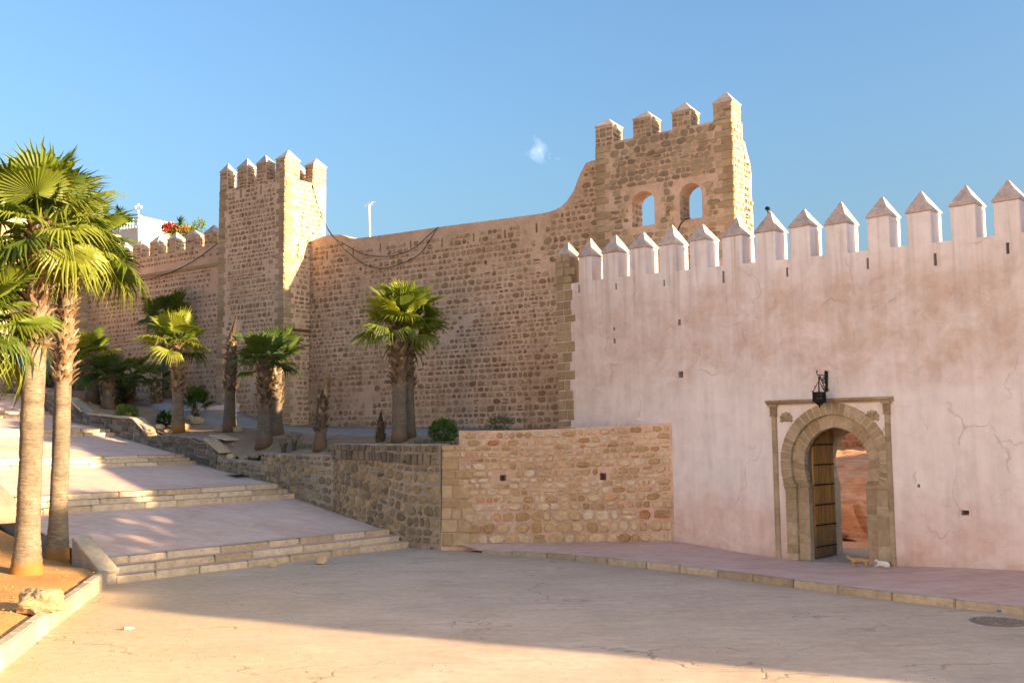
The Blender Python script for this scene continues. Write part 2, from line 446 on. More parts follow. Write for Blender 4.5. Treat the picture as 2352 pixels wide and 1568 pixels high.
def merlon(owner, fr, s0, s1, zf, zc, za, depth, mb_mat, stones=None, cap_mat=None, lip=.05, off=0., over=.024, zfoot=None):
    """a battlement: body from zf to zc, pyramid cap up to za; fr front face, depth backwards"""
    rj = random.uniform; s0 += rj(-.02, .02); s1 += rj(-.02, .02); zc += rj(-.025, .025); za += rj(-.05, .05); ln = rj(-.035, .035)
    m = MB(); m.slab(fr, [(s0, zf - .12), (s1, zf - .12), (s1, zc), (s0, zc)], off, off - depth)
    b = m.ob('merlon', mb_mat, owner); bevel(b, .015)
    c = MB(); o = over
    sa, sb = s0 - o, s1 + o
    def rr(ds, z): return [fr.pt(sa + ds, z, off + o - ds), fr.pt(sb - ds, z, off + o - ds), fr.pt(sb - ds, z, off - depth - o + ds), fr.pt(sa + ds, z, off - depth - o + ds)]
    r = [rr(.02, zc + .002), rr(0, zc + lip * .4), rr(0.0, zc + lip)]
    mid = (sa + sb) / 2 + ln; t = rj(.90, .95)
    hx = (sb - sa) / 2; hy = (depth + 2 * o) / 2; top = za - .02
    r.append([fr.pt(mid + x * hx * (1 - t), lerp(zc + lip, za, t), off - depth / 2 + y * hy * (1 - t)) for x, y in ((-1, 1), (1, 1), (1, -1), (-1, -1))])
    vs = [p for q in r for p in q] + [fr.pt(mid, top, off - depth / 2)]
    fs = [(3, 2, 1, 0)]
    for i in range(3):
        for j in range(4): fs.append((i * 4 + j, i * 4 + (j + 1) % 4, i * 4 + 4 + (j + 1) % 4, i * 4 + 4 + j))
    fs += [(12 + j, 12 + (j + 1) % 4, 16) for j in range(4)]
    mk('cap', vs, fs, cap_mat or MAT['cap'], b)
    if stones:
        st = Stones(b, stones, random.randrange(9999), 'block', 8, 'stone', 6)
        L = s1 - s0; H = zc - zf + .1
        st.field(quad(fr.pt(s0 + .01, zf - .1, off), fr.pt(s1 - .01, zf - .1, off), fr.pt(s1 - .01, zc - .02, off), fr.pt(s0 + .01, zc - .02, off)), L, H, fr.n, .17, (.14, .3), .03, .02)
        sf = Frame(fr.pt(s1, 0, off), -fr.n)
        st.field(quad(sf.pt(.01, zf - .1), sf.pt(depth - .01, zf - .1), sf.pt(depth - .01, zc - .02), sf.pt(.01, zc - .02)), depth, H, sf.n, .17, (.14, .3), .03, .02)
        st.build(12, b)
    return b
random.seed(7)

# ------------------------------------------------------------------ plaster wall with the gate
wall = thing('plaster_wall', PW.pt(0, 0), 'pink plastered rampart wall with pointed battlements and an arched gate', 'wall')
TH = 1.75
sL = PW.s(1281, 800); sR = PW.s(2352, 900)
S_END = 37.3
ztop_px = [(1330, 648), (1417, 636), (1552, 622), (1703, 605), (1860, 590), (2042, 569), (2237, 546), (2345, 535)]
ZT = sorted(PW.sz(*p) for p in ztop_px)
ZT += [(9., ZT[-1][1]), (15., 7.2), (20., 7.5), (24., 7.9), (30., 8.6), (37.3, 9.9)]
zs = [a for a, b in ZT]; zz = [b for a, b in ZT]
def ztop(s): return interp(s, zs, zz)
prof = [(sL, -.4), (S_END, -.4)] +  [(s, ztop(s)) for s in np.linspace(S_END, sL, 40)]
wb = MB().slab(PW, prof, 0, -TH).ob('wall', MAT['plaster'], wall)
# --- gate geometry in wall coordinates
SC = PW.s(1918, 1100); ZI = PW.z(1850, 1118); ZC = PW.z(1918, 1062); ZA = PW.z(1915, 981)
HW = (PW.s(1991.6, 1070) - PW.s(1844, 1070)) / 2; PIN = .105
GZ = .16
def arch(off):
    """points from the left impost over the crown to the right impost, pushed outwards by off"""
    pts = []
    for i in range(9):
        z = lerp(ZI, ZC, i / 8); pts.append((-(HW - PIN * ((ZC - z) / (ZC - ZI)) ** 2), z))
    R = ZA - ZC
    for i in range(1, 25):
        a = math.pi * (1 - i / 24 * .5); k = i / 24
        pts.append((HW * math.cos(a), ZC + R * (math.sin(a) * .965 + .035 * k ** 3)))
    pts += [(-x, z) for x, z in reversed(pts[:-1])]
    if off == 0: return pts
    out = []
    for i, (x, z) in enumerate(pts):
        a = pts[max(i - 1, 0)]; b = pts[min(i + 1, len(pts) - 1)]
        tx, tz = b[0] - a[0], b[1] - a[1]; L = math.hypot(tx, tz); nx, nz = -tz / L, tx / L
        if i == 0 or i == len(pts) - 1: nx, nz = (-1 if i == 0 else 1), 0
        out.append((x + nx * off, z + nz * off))
    return out
RW1 = .335; RW2 = .27
def resample(pts, n):
    d = [0]
    for a, b in zip(pts, pts[1:]): d.append(d[-1] + math.hypot(b[0] - a[0], b[1] - a[1]))
    return [(interp(t, d, [p[0] for p in pts]), interp(t, d, [p[1] for p in pts])) for t in np.linspace(0, d[-1], n)]
A1 = arch(RW1)
JQ = HW - PIN + RW1
gate_cut = [(-JQ, -.6)] + A1 + [(JQ, -.6)]
cutter = MB().slab(PW, [(SC + x, z) for x, z in gate_cut], .5, -TH - .5)
def hole(px, py, w, h, fr, deep=.45, mb=None):
    s, z = fr.sz(px, py); (mb or cutter).slab(fr, [(s - w / 2, z - h / 2), (s + w / 2, z - h / 2), (s + w / 2, z + h / 2), (s - w / 2, z + h / 2)], .2, -deep)
SLOTS = [(1330, 662, .07, .28), (1415, 658, .06, .18), (1525.5, 650, .05, .18), (1661.5, 636, .07, .32), (1808, 625, .06, .24), (1993, 605, .06, .27), (2148, 596, .07, .29), (2314.5, 570, .07, .25)]
for p in SLOTS: hole(*p, PW, .7)
for p in [(1560.5, 740, .09, .16), (1410.5, 755, .07, .1), (1411.5, 783, .08, .15), (1563.5, 860, .16, .17), (2217, 1177, .17, .11), (2110, 1115, .06, .08)]: hole(*p, PW, .6)
cut(wb, cutter)
cr_a = PW.pt(sL + .25, 0, -TH - .003); cr_L = -((cr_a - CW.o).dot(CW.n)) / PW.n.dot(CW.n)
CRF = Frame(cr_a, -PW.n)
MB().slab(CRF, [(0, 1.5), (abs(cr_L) + .6, 1.5), (abs(cr_L) + .6, 7.3), (0, 7.3)], 0, -.8).ob('shade_cross_wall', MAT['mort_c'], wall)  # hidden wall added to block sun leaking past the wall end onto the terrace
wst = Stones(wall, MAT['quoin'], 11, 'block', 8, 'quoin_stone')
qz0 = 2.6; z = qz0; k = 0; rq = random.Random(4)
zq = PW.z(1300, 596)
while z < zq:                                             # bare quoins at the end of the wall
    h = rq.uniform(.17, .34); tot = rq.uniform(.5, .68) + (.12 if k % 3 == 0 else 0); x = 0; nb = 2
    cutx = tot * rq.uniform(.38, .62)
    for a, b in ((0, cutx), (cutx, tot)):
        wst.one(PW.pt(sL + (a + b) / 2 - .01, z + h / 2, .0), PW.d, V((0, 0, 1)), PW.n, b - a - .02, h - .022, .03)
    z += h; k += 1
wst.build(80)
MERL = [(1275, 1307, 596, 650, 1304, 553), (1330, 1358.5, 590, 642, 1357, 545), (1383, 1417, 582, 635, 1411, 537), (1444, 1482, 575, 630, 1474, 529), (1514, 1552, 565, 622, 1542, 518), (1583, 1622, 556, 613, 1611, 510), (1657, 1703, 546, 605, 1687, 500), (1733.5, 1779, 536, 598, 1764, 486), (1812, 1860, 527, 590, 1843, 476), (1895.6, 1944, 517, 581, 1925, 464.6), (1989, 2042, 503.6, 569.5, 2021, 452), (2080, 2135, 492, 559, 2114.7, 439), (2180.7, 2237, 478.7, 546, 2212, 423), (2281.7, 2342, 464.6, 534, 2314, 408)]
md = []
for i, (xl, xr, yc, yf, ax, ay) in enumerate(MERL):
    a, zc = PW.sz(xl, yc); b = PW.s(xr, yc); zf = ztop(b); za = PW.z(ax, ay, -.33); md.append((a, b, zc, za))
    merlon(wall, PW, a, b, zf, zc, za, .62, MAT['plaster'] if i else MAT['quoin'], None, MAT['cap'], off=.003, lip=.045)
dS = md[-1][0] - md[-2][0]; wS = md[-1][1] - md[-1][0]
k = 1
while md[-1][1] + dS * k < S_END:
    a = md[-1][0] + dS * k; up_ = ztop(a) - ztop(md[-1][0]); merlon(wall, PW, a, a + wS, ztop(a), md[-1][2] + up_, md[-1][3] + up_, .62, MAT['plaster'], None, MAT['cap'], off=.003, lip=.045); k += 1

# ------------------------------------------------------------------ gate surround
def gp(q, z, off): return PW.pt(SC + q, z, off)
gate = thing('gate_surround', gp(0, GZ, .05), 'carved stone horseshoe arch surround framing the gate in the plaster wall', 'gateway')
def ring_blocks(inner, outer, n, o0, o1, name, seed, mat, g=.006, bevelw=.008):
    rng = random.Random(seed); K = 5
    cuts = [0]
    for i in range(n): cuts.append(cuts[-1] + rng.uniform(.8, 1.2))
    cuts = [c / cuts[-1] for c in cuts]
    pi = resample(inner, 401); po = resample(outer, 401)
    for i in range(n):
        a = cuts[i] + .0022 if i else 0; b = cuts[i + 1] - .0022 if i < n - 1 else 1
        idx = [lerp(a, b, j / (K - 1)) * 400 for j in range(K)]
        f = lambda P, t: (interp(t, range(401), [p[0] for p in P]), interp(t, range(401), [p[1] for p in P]))
        poly = [f(pi, t) for t in idx] + [f(po, t) for t in reversed(idx)]
        e = rng.uniform(-.006, .006)
        o = MB().slab(PW, [(SC + x, z) for x, z in poly], o0, o1 + e).ob(name, mat, gate)
        bevel(o, bevelw)
A0 = arch(0); A2 = arch(RW1 + RW2)
ring_blocks(A0, arch(RW1 - .004), 19, -.26, -.055, 'voussoir', 3, MAT['portal'])
ring_blocks(arch(RW1 - .02), A2, 31, -.06, .045, 'outer_voussoir', 5, MAT['portal'])
# thin bed of mortar behind the blocks
def ring_bed(i, o, o0, o1, name):
    pi, po = resample(i, 61), resample(o, 61); m = MB()
    for j in range(60):
        m.slab(PW, [(SC + pi[j][0], pi[j][1]), (SC + pi[j + 1][0], pi[j + 1][1]), (SC + po[j + 1][0], po[j + 1][1]), (SC + po[j][0], po[j][1])], o0, o1)
    m.ob(name, MAT['portal_j'], gate)
ring_bed(arch(.006), arch(RW1 - .01), -.25, -.065, 'mortar_bed')
ring_bed(arch(RW1 + .003), arch(RW1 + RW2 - .008), -.05, .036, 'outer_mortar_bed')
rg = random.Random(8)
QI = HW - PIN + .01
for sgn in (-1, 1):
    for (q0, q1, o0, o1, nm) in ((QI, JQ - .004, -.26, -.055, 'jamb_stone'), (JQ - .03, JQ + .27, -.06, .04, 'outer_jamb_stone')):
        z = GZ - .12
        while z < ZI - .02:
            h = rg.uniform(.22, .42)
            if ZI - z - h < .15: h = ZI - z
            a, b = sgn * q0, sgn * q1
            o = MB().slab(PW, [(SC + min(a, b), z + .004), (SC + max(a, b), z + .004), (SC + max(a, b), z + h - .004), (SC + min(a, b), z + h - .004)], o0, o1 + rg.uniform(-.006, .006)).ob(nm, MAT['portal'], gate)
            bevel(o, .008); z += h
        a, b = sgn * (q0 + .012), sgn * (q1 - .012)
        MB().slab(PW, [(SC + min(a, b), GZ - .1), (SC + max(a, b), GZ - .1), (SC + max(a, b), ZI), (SC + min(a, b), ZI)], o0 + .01, o1 - .012).ob('jamb_mortar', MAT['portal_j'], gate)
    # impost mouldings
    for (q0, q1, o0, o1) in ((QI - .035, QI + .34, -.24, -.035), (JQ - .05, JQ + .30, -.05, .062)):
        for kk, (dz, ex) in enumerate(((0, 0), (.035, .014), (.062, .0))):
            a, b = sgn * (q0 - ex), sgn * (q1 + ex)
            MB().slab(PW, [(SC + min(a, b), ZI + dz), (SC + max(a, b), ZI + dz), (SC + max(a, b), ZI + dz + .026), (SC + min(a, b), ZI + dz + .026)], o0, o1 + ex).ob('impost', MAT['portal'], gate)
# pilasters, capitals and cornice
ZCN = PW.z(1905, 925)
PL = (PW.s(1774, 1000) - SC, PW.s(1786, 1000) - SC); PR = (PW.s(2034, 1000) - SC, PW.s(2047, 1000) - SC)
for (q0, q1) in (PL, PR):
    z = GZ - .12; zt = ZCN - .30; qm = (q0 + q1) / 2; hwid = (q1 - q0) / 2
    while z < zt:
        h = rg.uniform(.25, .5)
        if zt - z - h < .12: h = zt - z
        poly = [(qm + hwid * math.cos(a), .075 * math.sin(a)) for a in np.linspace(math.pi, 0, 7)]
        vs = [gp(x, z + .003, y) for x, y in poly] + [gp(x, z + h - .003, y) for x, y in poly]; n = 7
        mk('pilaster_block', vs, [tuple(range(n)), tuple(range(n, 2 * n))] + [(i, (i + 1) % n, n + (i + 1) % n, n + i) for i in range(n)], MAT['portal'], gate)
        z += h
    cp = MB()
    cp.slab(PW, [(SC + q0 - .02, zt), (SC + q1 + .02, zt), (SC + q1 + .02, zt + .03), (SC + q0 - .02, zt + .03)], 0, .09)
    cp.slab(PW, [(SC + q0 - .005, zt + .03), (SC + q1 + .005, zt + .03), (SC + q1 + .02, zt + .24), (SC + q0 - .02, zt + .24)], 0, .075)
    for j in range(4):
        x = lerp(q0, q1, (j + .25) / 4); w = (q1 - q0) / 9
        cp.slab(PW, [(SC + x, zt + .06), (SC + x + w, zt + .06), (SC + x + w, zt + .22), (SC + x, zt + .22)], .07, .098)
    cp.slab(PW, [(SC + q0 - .04, zt + .24), (SC + q1 + .04, zt + .24), (SC + q1 + .05, zt + .295), (SC + q0 - .05, zt + .295)], 0, .12)
    cp.ob('capital', MAT['portal'], gate)
cz = ZCN - .004
nb = 7
for i in range(nb):
    a = lerp(PL[0] - .10, PR[1] + .10, i / nb); b = lerp(PL[0] - .10, PR[1] + .10, (i + 1) / nb)
    pr = [(0, 0), (.08, 0), (.10, .035), (.15, .06), (.16, .10), (0, .115)]
    vs = [gp(a + .003, cz + z, y) for y, z in pr] + [gp(b - .003, cz + z, y) for y, z in pr]; n = len(pr)
    mk('cornice_block', vs, [tuple(range(n)), tuple(range(n, 2 * n))] + [(i2, (i2 + 1) % n, n + (i2 + 1) % n, n + i2) for i2 in range(n)], MAT['portal'], gate)
for (px, py) in ((1806.5, 956), (2003.5, 952)):          # scallop shells
    s, z = PW.sz(px, py); m = MB(); R = .14
    N = 7
    outer = []
    for j in range(N):
        a0 = rad(lerp(215, -35, j / N)); a1 = rad(lerp(215, -35, (j + 1) / N)); am = (a0 + a1) / 2
        c0 = (s, z - R * .45)
        pts = [(R * .25, a0, .02), (R * .25, a1, .02), (R * 1.12, a1, .022), (R * 1.3, am, .05), (R * 1.12, a0, .022)]
        vs = [PW.pt(c0[0] + r * math.cos(a), c0[1] + r * math.sin(a), o) for r, a, o in pts] + [PW.pt(c0[0] + R * .7 * math.cos(am), c0[1] + R * .7 * math.sin(am), .055)]
        bk = [PW.pt(c0[0] + r * math.cos(a), c0[1] + r * math.sin(a), .001) for r, a, o in pts]
        m.add(vs + bk, [(0, 1, 5), (1, 2, 5), (2, 3, 5), (3, 4, 5), (4, 0, 5)] + [(i, (i + 1) % 5, 6 + (i + 1) % 5, 6 + i) for i in range(5)])
    m.slab(PW, [(s - .06, z - R * .95), (s + .06, z - R * .95), (s + .045, z - R * .3), (s - .045, z - R * .3)], 0, .045)
    m.ob('shell_ornament', MAT['portal'], gate)
# far side of the passage: second arch
BK = -TH
bkq = A0
for (p0, p1, nm) in (([(SC - JQ - .05, -.3), (SC - JQ - .05, ZA + .6)], None, 'x'),):
    pass
ra = resample(arch(.02), 41); m = MB()
ro = resample(arch(RW1 + .05), 41)
for j in range(40):
    m.slab(PW, [(SC + ra[j][0], ra[j][1]), (SC + ra[j + 1][0], ra[j + 1][1]), (SC + ro[j + 1][0], ro[j + 1][1]), (SC + ro[j][0], ro[j][1])], BK, BK + .35)
for sgn in (-1, 1):
    a, b = sorted((sgn * (QI + .02), sgn * (QI + .42)))
    m.slab(PW, [(SC + a, -.2), (SC + b, -.2), (SC + b, ZI + .02), (SC + a, ZI + .02)], BK - .004, BK + .35)
m.ob('inner_arch', MAT['portal'], gate)

# ------------------------------------------------------------------ door leaf
def m_wood():
    t = NT('door_wood'); z = t.sep()[2]
    g = t.noise((26, 26, 1.6), 6, .6, None, .4)
    c = t.ramp(g, [(.3, (.17, .085, .018)), (.55, (.32, .165, .035)), (.75, (.40, .225, .06))])
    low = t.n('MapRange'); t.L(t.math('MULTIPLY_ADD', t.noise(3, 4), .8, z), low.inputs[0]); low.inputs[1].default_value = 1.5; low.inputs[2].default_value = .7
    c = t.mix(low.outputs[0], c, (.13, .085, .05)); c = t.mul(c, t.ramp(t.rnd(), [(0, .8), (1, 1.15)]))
    t.bump(g, .4, .01); return t.done(c, .6)
MAT['wood'] = m_wood()
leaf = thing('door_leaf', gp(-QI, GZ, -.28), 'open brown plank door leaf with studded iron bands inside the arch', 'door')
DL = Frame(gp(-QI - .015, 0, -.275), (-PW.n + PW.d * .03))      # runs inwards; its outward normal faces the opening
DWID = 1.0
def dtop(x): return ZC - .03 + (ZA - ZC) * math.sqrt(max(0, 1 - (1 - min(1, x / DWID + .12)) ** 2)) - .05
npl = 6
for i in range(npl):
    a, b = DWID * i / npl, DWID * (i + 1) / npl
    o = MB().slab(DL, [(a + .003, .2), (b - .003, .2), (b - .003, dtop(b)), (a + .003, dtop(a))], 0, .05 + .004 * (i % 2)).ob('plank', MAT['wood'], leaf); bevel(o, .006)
DB = [PW.z(1800, 803.9 + .3296 * y) for y in ()]
for zb in (.45, .98, 1.48, 1.98, 2.48, 2.98):
    bm = MB().slab(DL, [(0, zb), (DWID - .01, zb), (DWID - .01, zb + .035), (0, zb + .035)], .056, .062)
    band = bm.ob('iron_band', MAT['iron'], leaf); st = MB()
    for j in range(11):
        x = .05 + j * .088; p = DL.pt(x, zb + .018, .062)
        st.add([p + DL.d * .02, p + V((0, 0, .02)), p - DL.d * .02, p - V((0, 0, .02)), p + DL.n * .022], [(0, 1, 4), (1, 2, 4), (2, 3, 4), (3, 0, 4)])
    o = st.ob('studs', MAT['iron'], band); o['kind'] = 'stuff'

# ------------------------------------------------------------------ curtain wall
curt = thing('curtain_wall', CW.pt(-6, 3.5), 'long brown rubble stone curtain wall with curved plastered top, dark slots and no battlements', 'wall')
cpx = [(700, 559), (749, 540), (785, 539), (797, 544), (808, 549), (900, 537), (1033, 518), (1150, 503), (1240, 491), (1272, 484), (1297, 470), (1318, 438), (1332, 400), (1344, 376), (1352, 370), (1385, 366)]
CP = [CW.sz(*p) for p in cpx]; cps = [a for a, b in CP]; cpz = [b for a, b in CP]
def ctop(s): return interp(s, cps, cpz)
foot = [CW.sz(*p) for p in ((700, 976), (900, 981), (1100, 984), (1283, 986), (1400, 988))]
def cfoot(s): return interp(s, [a for a, b in foot], [b for a, b in foot])
c0 = CW.s(700, 900); c1 = CP[-1][0] + .6
prof = [(c0, 2.0), (c1, 2.0)] + [(s, ctop(s)) for s in np.linspace(c1, c0, 60)]
cb = MB().slab(CW, prof, 0, -1.3).ob('wall', MAT['mort_c'], curt)
cc = MB()
CSL = [(751, 587, .09, .36), (811, 577, .08, .34), (873, 569, .08, .34), (943, 562, .08, .32), (1015, 558, .08, .34), (1087.5, 546, .08, .32), (1159.5, 538, .08, .32), (1232, 524, .08, .34), (1115, 603, .13, .16), (828, 618, .14, .12)]
for p in CSL: hole(*p, CW, .6, cc)
cut(cb, cc)
choles = [(*CW.sz(p[0], p[1]), p[2], p[3]) for p in CSL]
MB().slab(CW, [(c1 + .003, 1.0), (8.6, 1.0), (8.6, 7.0), (c1 + .003, 7.0)], -.2, -1.3).ob('shade_rear_wall', MAT['mort_c'], curt)  # unseen run of wall added to keep the sun off the terrace
cs = Stones(curt, MAT['st_c'], 21, n=7, variants=20)
cs0 = CW.s(708, 900); cs1 = CW.s(1392, 400)
Lc = cs1 - cs0; zlo = 3.1; zhi = max(cpz)
cv0 = CW.s(1275, 480)
def cskip(x, y, w, h):
    s = cs0 + x; z = zlo + y
    mg = .3 if s < cv0 else .1
    if z > ctop(s) - mg - h / 2 or z > ctop(s + w / 2) - mg or z > ctop(s - w / 2) - mg: return True
    if z - h < cfoot(s) - .3: return True
    if s > CW.s(1395, 600) : return True
    return any(abs(s - a) < w / 2 + cw / 2 + .02 and abs(z - b) < h / 2 + ch / 2 + .02 for a, b, cw, ch in choles)
cs.field(lambda a, b: CW.pt(cs0 + a * Lc, zlo + b * (zhi - zlo)), Lc, zhi - zlo, CW.n, .205, (.15, .40), .034, .026, cskip, ragged=.13, tilt=.12, hvar=.35, patch=.42, split=.16)
cs.build(300)

# ------------------------------------------------------------------ square tower
tow = thing('square_tower', LTF.pt(0, 3.6), 'tall square stone tower with corner quoins and pyramid topped battlements, sunlit side', 'tower')
TWID = -LTF.s(500, 700); TDEP = LTS.s(748, 520)
tz = LTF.z(640, 409)                                    # parapet between merlons (front)
TZ1 = tz
body = [(0, 0), (-TWID, 0)]
tpoly = [LTF.pt(0, 0), LTF.pt(-TWID, 0), LTF.pt(-TWID, 0, -TDEP), LTF.pt(0, 0, -TDEP)]
tb = MB().prism([(p.x, p.y) for p in tpoly], 2.0, TZ1).ob('wall', MAT['mort_t'], tow)
cc = MB()
inner = [LTF.pt(-.45, 0, -.5), LTF.pt(-TWID + .45, 0, -.5), LTF.pt(-TWID + .45, 0, -TDEP + .5), LTF.pt(-.45, 0, -TDEP + .5)]
cc.prism([(p.x, p.y) for p in inner], TZ1 - .9, TZ1 + 1)
TSL = [(553, 444, .13, .42), (599, 437, .1, .38)]
for p in TSL: hole(*p, LTF, .8, cc)
cut(tb, cc)
ts = Stones(tow, MAT['st_t'], 31, n=7, variants=20); zl = 3.0
def tskip(x, y, w, h):
    s = -TWID + x; z = zl + y
    if s - w / 2 < -TWID + .5 or s + w / 2 > -.5: return True
    for p in TSL:
        a, b = LTF.sz(p[0], p[1])
        if abs(s - a) < w / 2 + .1 and abs(z - b) < h / 2 + .24: return True
    return False
ts.field(lambda a, b: LTF.pt(-TWID * (1 - a), zl + b * (TZ1 - zl)), TWID, TZ1 - zl, LTF.n, .20, (.13, .35), .042, .026, tskip, ragged=.17, tilt=.2, hvar=.36, patch=.42, split=.16)
ts.field(lambda a, b: LTS.pt(a * TDEP, zl + b * (TZ1 - zl)), TDEP, TZ1 - zl, LTS.n, .21, (.2, .46), .045, .028, lambda x, y, w, h: x - w / 2 < .5 or x + w / 2 > TDEP - .05, ragged=.25, tilt=.05)
ts.build(300)
tq = Stones(tow, MAT['quoin'], 33, 'block', 8, 'quoin_stone')
quoins(tq, LTF, -TWID, 1, 3.0, TZ1, (.38, .52), .23, .035)
quoins(tq, LTF, 0, -1, 3.0, TZ1, (.36, .54), .23, .035)
quoins(tq, LTS, 0, 1, 3.0, TZ1, (.36, .54), .23, .035)
tq.build(200)
MBm = MAT['mort_t']
def tm(frx, s0, s1, zf, zc, za, dep, off=0.): merlon(tow, frx, s0, s1, zf, zc, za, dep, MBm, MAT['st_t'], MAT['cap'], lip=.05, off=off)
tc = []
for (xl, xr, yb, yf, ax, ay) in ((502.8, 522, 399, 421, 521.5, 377), (545, 568, 388.5, 414, 565.5, 365.6), (588.6, 612, 379, 404, 608, 355), (634, 655, 366, 402, 658, 344.5)):
    a, zc = LTF.sz(xl, yb); b = LTF.s(xr, yb); za = LTF.z(ax, ay, -.25); tc.append((a, b, zc, za))
zcM = sum(t[2] for t in tc) / 4; zaM = sum(t[3] for t in tc) / 4
for i, (a, b, zc, za) in enumerate(tc):
    if i == 0: a = -TWID + .002
    if i == 3: b = -.002
    tm(LTF, a, b, TZ1, zcM, zaM, .5 if i < 3 else .80, off=-.002)
wT = .5
tm(LTF, -.50, -.002, TZ1, zcM, zaM, .75, off=-TDEP + .752)                    # rear corner
tm(LTF, -TWID + .002, -TWID + .5, TZ1, zcM, zaM, .5, off=-TDEP + .502)
for f in (.33, .66): tm(LTF, -TWID * f - .2, -TWID * f + .2, TZ1, zcM, zaM, .5, off=-TDEP + .502)
MB().slab(LTS, [(.42, LTS.z(690, 762)), (1.5, LTS.z(690, 762)), (1.5, LTS.z(690, 762) + .11), (.42, LTS.z(690, 762) + .11)], -.02, .06).ob('rusty_beam', m_simple('rust', (.13, .055, .022), .8), tow)

# ------------------------------------------------------------------ far wall beyond the tower
farw = thing('far_wall', CW.pt(-24, 5.5), 'far stretch of rubble wall with battlements between the square tower and the palms', 'wall')
f1 = CW.s(500, 700) + 1.2; f0 = CW.s(203, 700)
FZ = CW.z(430, 572)
fb = MB().slab(CW, [(f0 - .3, 3), (f1, 3), (f1, FZ), (f0 - .3, FZ)], 0, -1.0).ob('wall', MAT['mort_c'], farw)
lz = CW.z(420, 619)
ff = [CW.sz(*p) for p in ((497, 922), (400, 905), (300, 895), (205, 885))]
fs_ = Stones(farw, MAT['st_c'], 41, n=7); LF = f1 - f0
def ffoot(s): return interp(s, [a for a, b in sorted(ff)], [b for a, b in sorted(ff)])
fs_.field(lambda a, b: CW.pt(f0 + a * LF, 4.2 + b * (FZ - 4.3)), LF, FZ - 4.3, CW.n, .23, (.15, .38), .08, .03, lambda x, y, w, h: abs(4.2 + y - lz) < .16 + h / 2 or 4.2 + y < ffoot(f0 + x) - .4, ragged=.3, tilt=.1, hvar=.35, patch=.36)
fs_.build(300)
m = MB().slab(CW, [(f0, lz - .08), (f1, lz - .08), (f1, lz + .04), (f0, lz + .06)], -.05, .09); m.ob('string_course', MAT['quoin'], farw)
fm = [(305.4, 323.7, 566, 324, 549.7), (343.8, 362, 561, 365, 543), (386, 406, 552.5, 406.5, 534.5), (427.7, 449, 545, 446, 523), (469, 488, 539, 489, 516)]
fd = []
for (xl, xr, yb, ax, ay) in fm:
    a, zc = CW.sz(xl, yb); b = CW.s(xr, yb); za = CW.z(ax, ay, -.3); fd.append((a, b, zc, za))
zcF = sum(t[2] for t in fd) / 5; zaF = sum(t[3] for t in fd) / 5; dF = (fd[-1][0] - fd[0][0]) / 4; wF = sum(t[1] - t[0] for t in fd) / 5
for k in range(-4, 5):
    a = fd[0][0] + dF * k
    merlon(farw, CW, a, a + wF, FZ, zcF, zaF, .6, MAT['mort_c'], MAT['st_c'] if k >= -1 else None, MAT['cap'], off=.002)

# ------------------------------------------------------------------ ochre bastion at the far end
bas = thing('ochre_bastion', CW.pt(f0, 6, 3), 'ochre ashlar block bastion behind the two tall palms', 'tower')
BF = Frame(CW.pt(f0, 0, 6.2), -CW.n)
BZ = 14.2
bp = [BF.pt(0, 0), BF.pt(8, 0), BF.pt(8, 0, -7), BF.pt(0, 0, -7)]
MB().prism([(p.x, p.y) for p in bp], 3, BZ).ob('wall', MAT['mort_o'], bas)
bs = Stones(bas, MAT['ochre'], 51, 'block', 8, 'block_stone')
bs.field(lambda a, b: BF.pt(a * 6.2, 4.5 + b * (BZ - 4.6)), 6.2, BZ - 4.6, BF.n, .27, (.4, .75), .03, .025, lambda x, y, w, h: abs(4.5 + y - lz) < .12 + h / 2, ragged=.06, tilt=.01)
bs.build(300)
MB().slab(BF, [(0, lz - .08), (6.15, lz - .08), (6.15, lz + .06), (0, lz + .06)], -.05, .09).ob('string_course', MAT['quoin'], bas)
for k in range(5): merlon(bas, BF, .1 + k * 1.45, .1 + k * 1.45 + .75, BZ, BZ + .7, BZ + 1.25, .6, MAT['mort_o'], None, MAT['cap'], off=-.002)

# ------------------------------------------------------------------ ruined tower
ruin = thing('ruined_gate_tower', RT.pt(2, 6), 'ruined stone tower wall with two arched window openings and four battlements', 'tower')
RW = RT.s(1684, 300); RTH = .72
rt_px = [(1370, 328), (1455, 313), (1544, 297), (1636, 283), (1684, 277)]
rz = sum(RT.z(*p) for p in rt_px) / 5
rb = MB().slab(RT, [(0, 2.5), (RW, 2.5), (RW, rz), (0, rz)], 0, -RTH).ob('wall', MAT['mort_r'], ruin)
cc = MB(); WIN = []
for (xl, xr, yt, ys) in ((1451, 1503, 438.5, 519), (1561, 1613, 419.5, 503)):
    a = RT.s(xl, 480); b = RT.s(xr, 480); zt = RT.z((xl + xr) / 2, yt); z0 = RT.z((xl + xr) / 2, ys); mid = (a + b) / 2; hwid = (b - a) / 2
    WIN.append((a, b, z0, zt)); h = .34 if xl < 1500 else hwid
    poly = [(a, z0), (b, z0)] + [(mid + hwid * math.cos(t), zt - h + h * math.sin(t)) for t in np.linspace(0, math.pi, 9)]
    cc.slab(RT, poly, .3, -RTH - .3)
cut(rb, cc)
rs = Stones(ruin, MAT['st_r'], 61, n=7, variants=20); rzl = 7.0
def rskip(x, y, w, h):
    z = rzl + y
    if x - w / 2 < .45 or x + w / 2 > RW - .5: return True
    return any(a - w / 2 - .03 < x < b + w / 2 + .03 and z0 - h / 2 - .03 < z < zt + h / 2 + .03 for a, b, z0, zt in WIN)
rs.field(lambda a, b: RT.pt(a * RW, rzl + b * (rz - rzl - .05)), RW, rz - rzl - .05, RT.n, .2, (.16, .5), .004, .03, rskip, ragged=.04, tilt=.1, hvar=.38)
RS = Frame(RT.pt(RW, 0), -RT.n)                          # the lit side
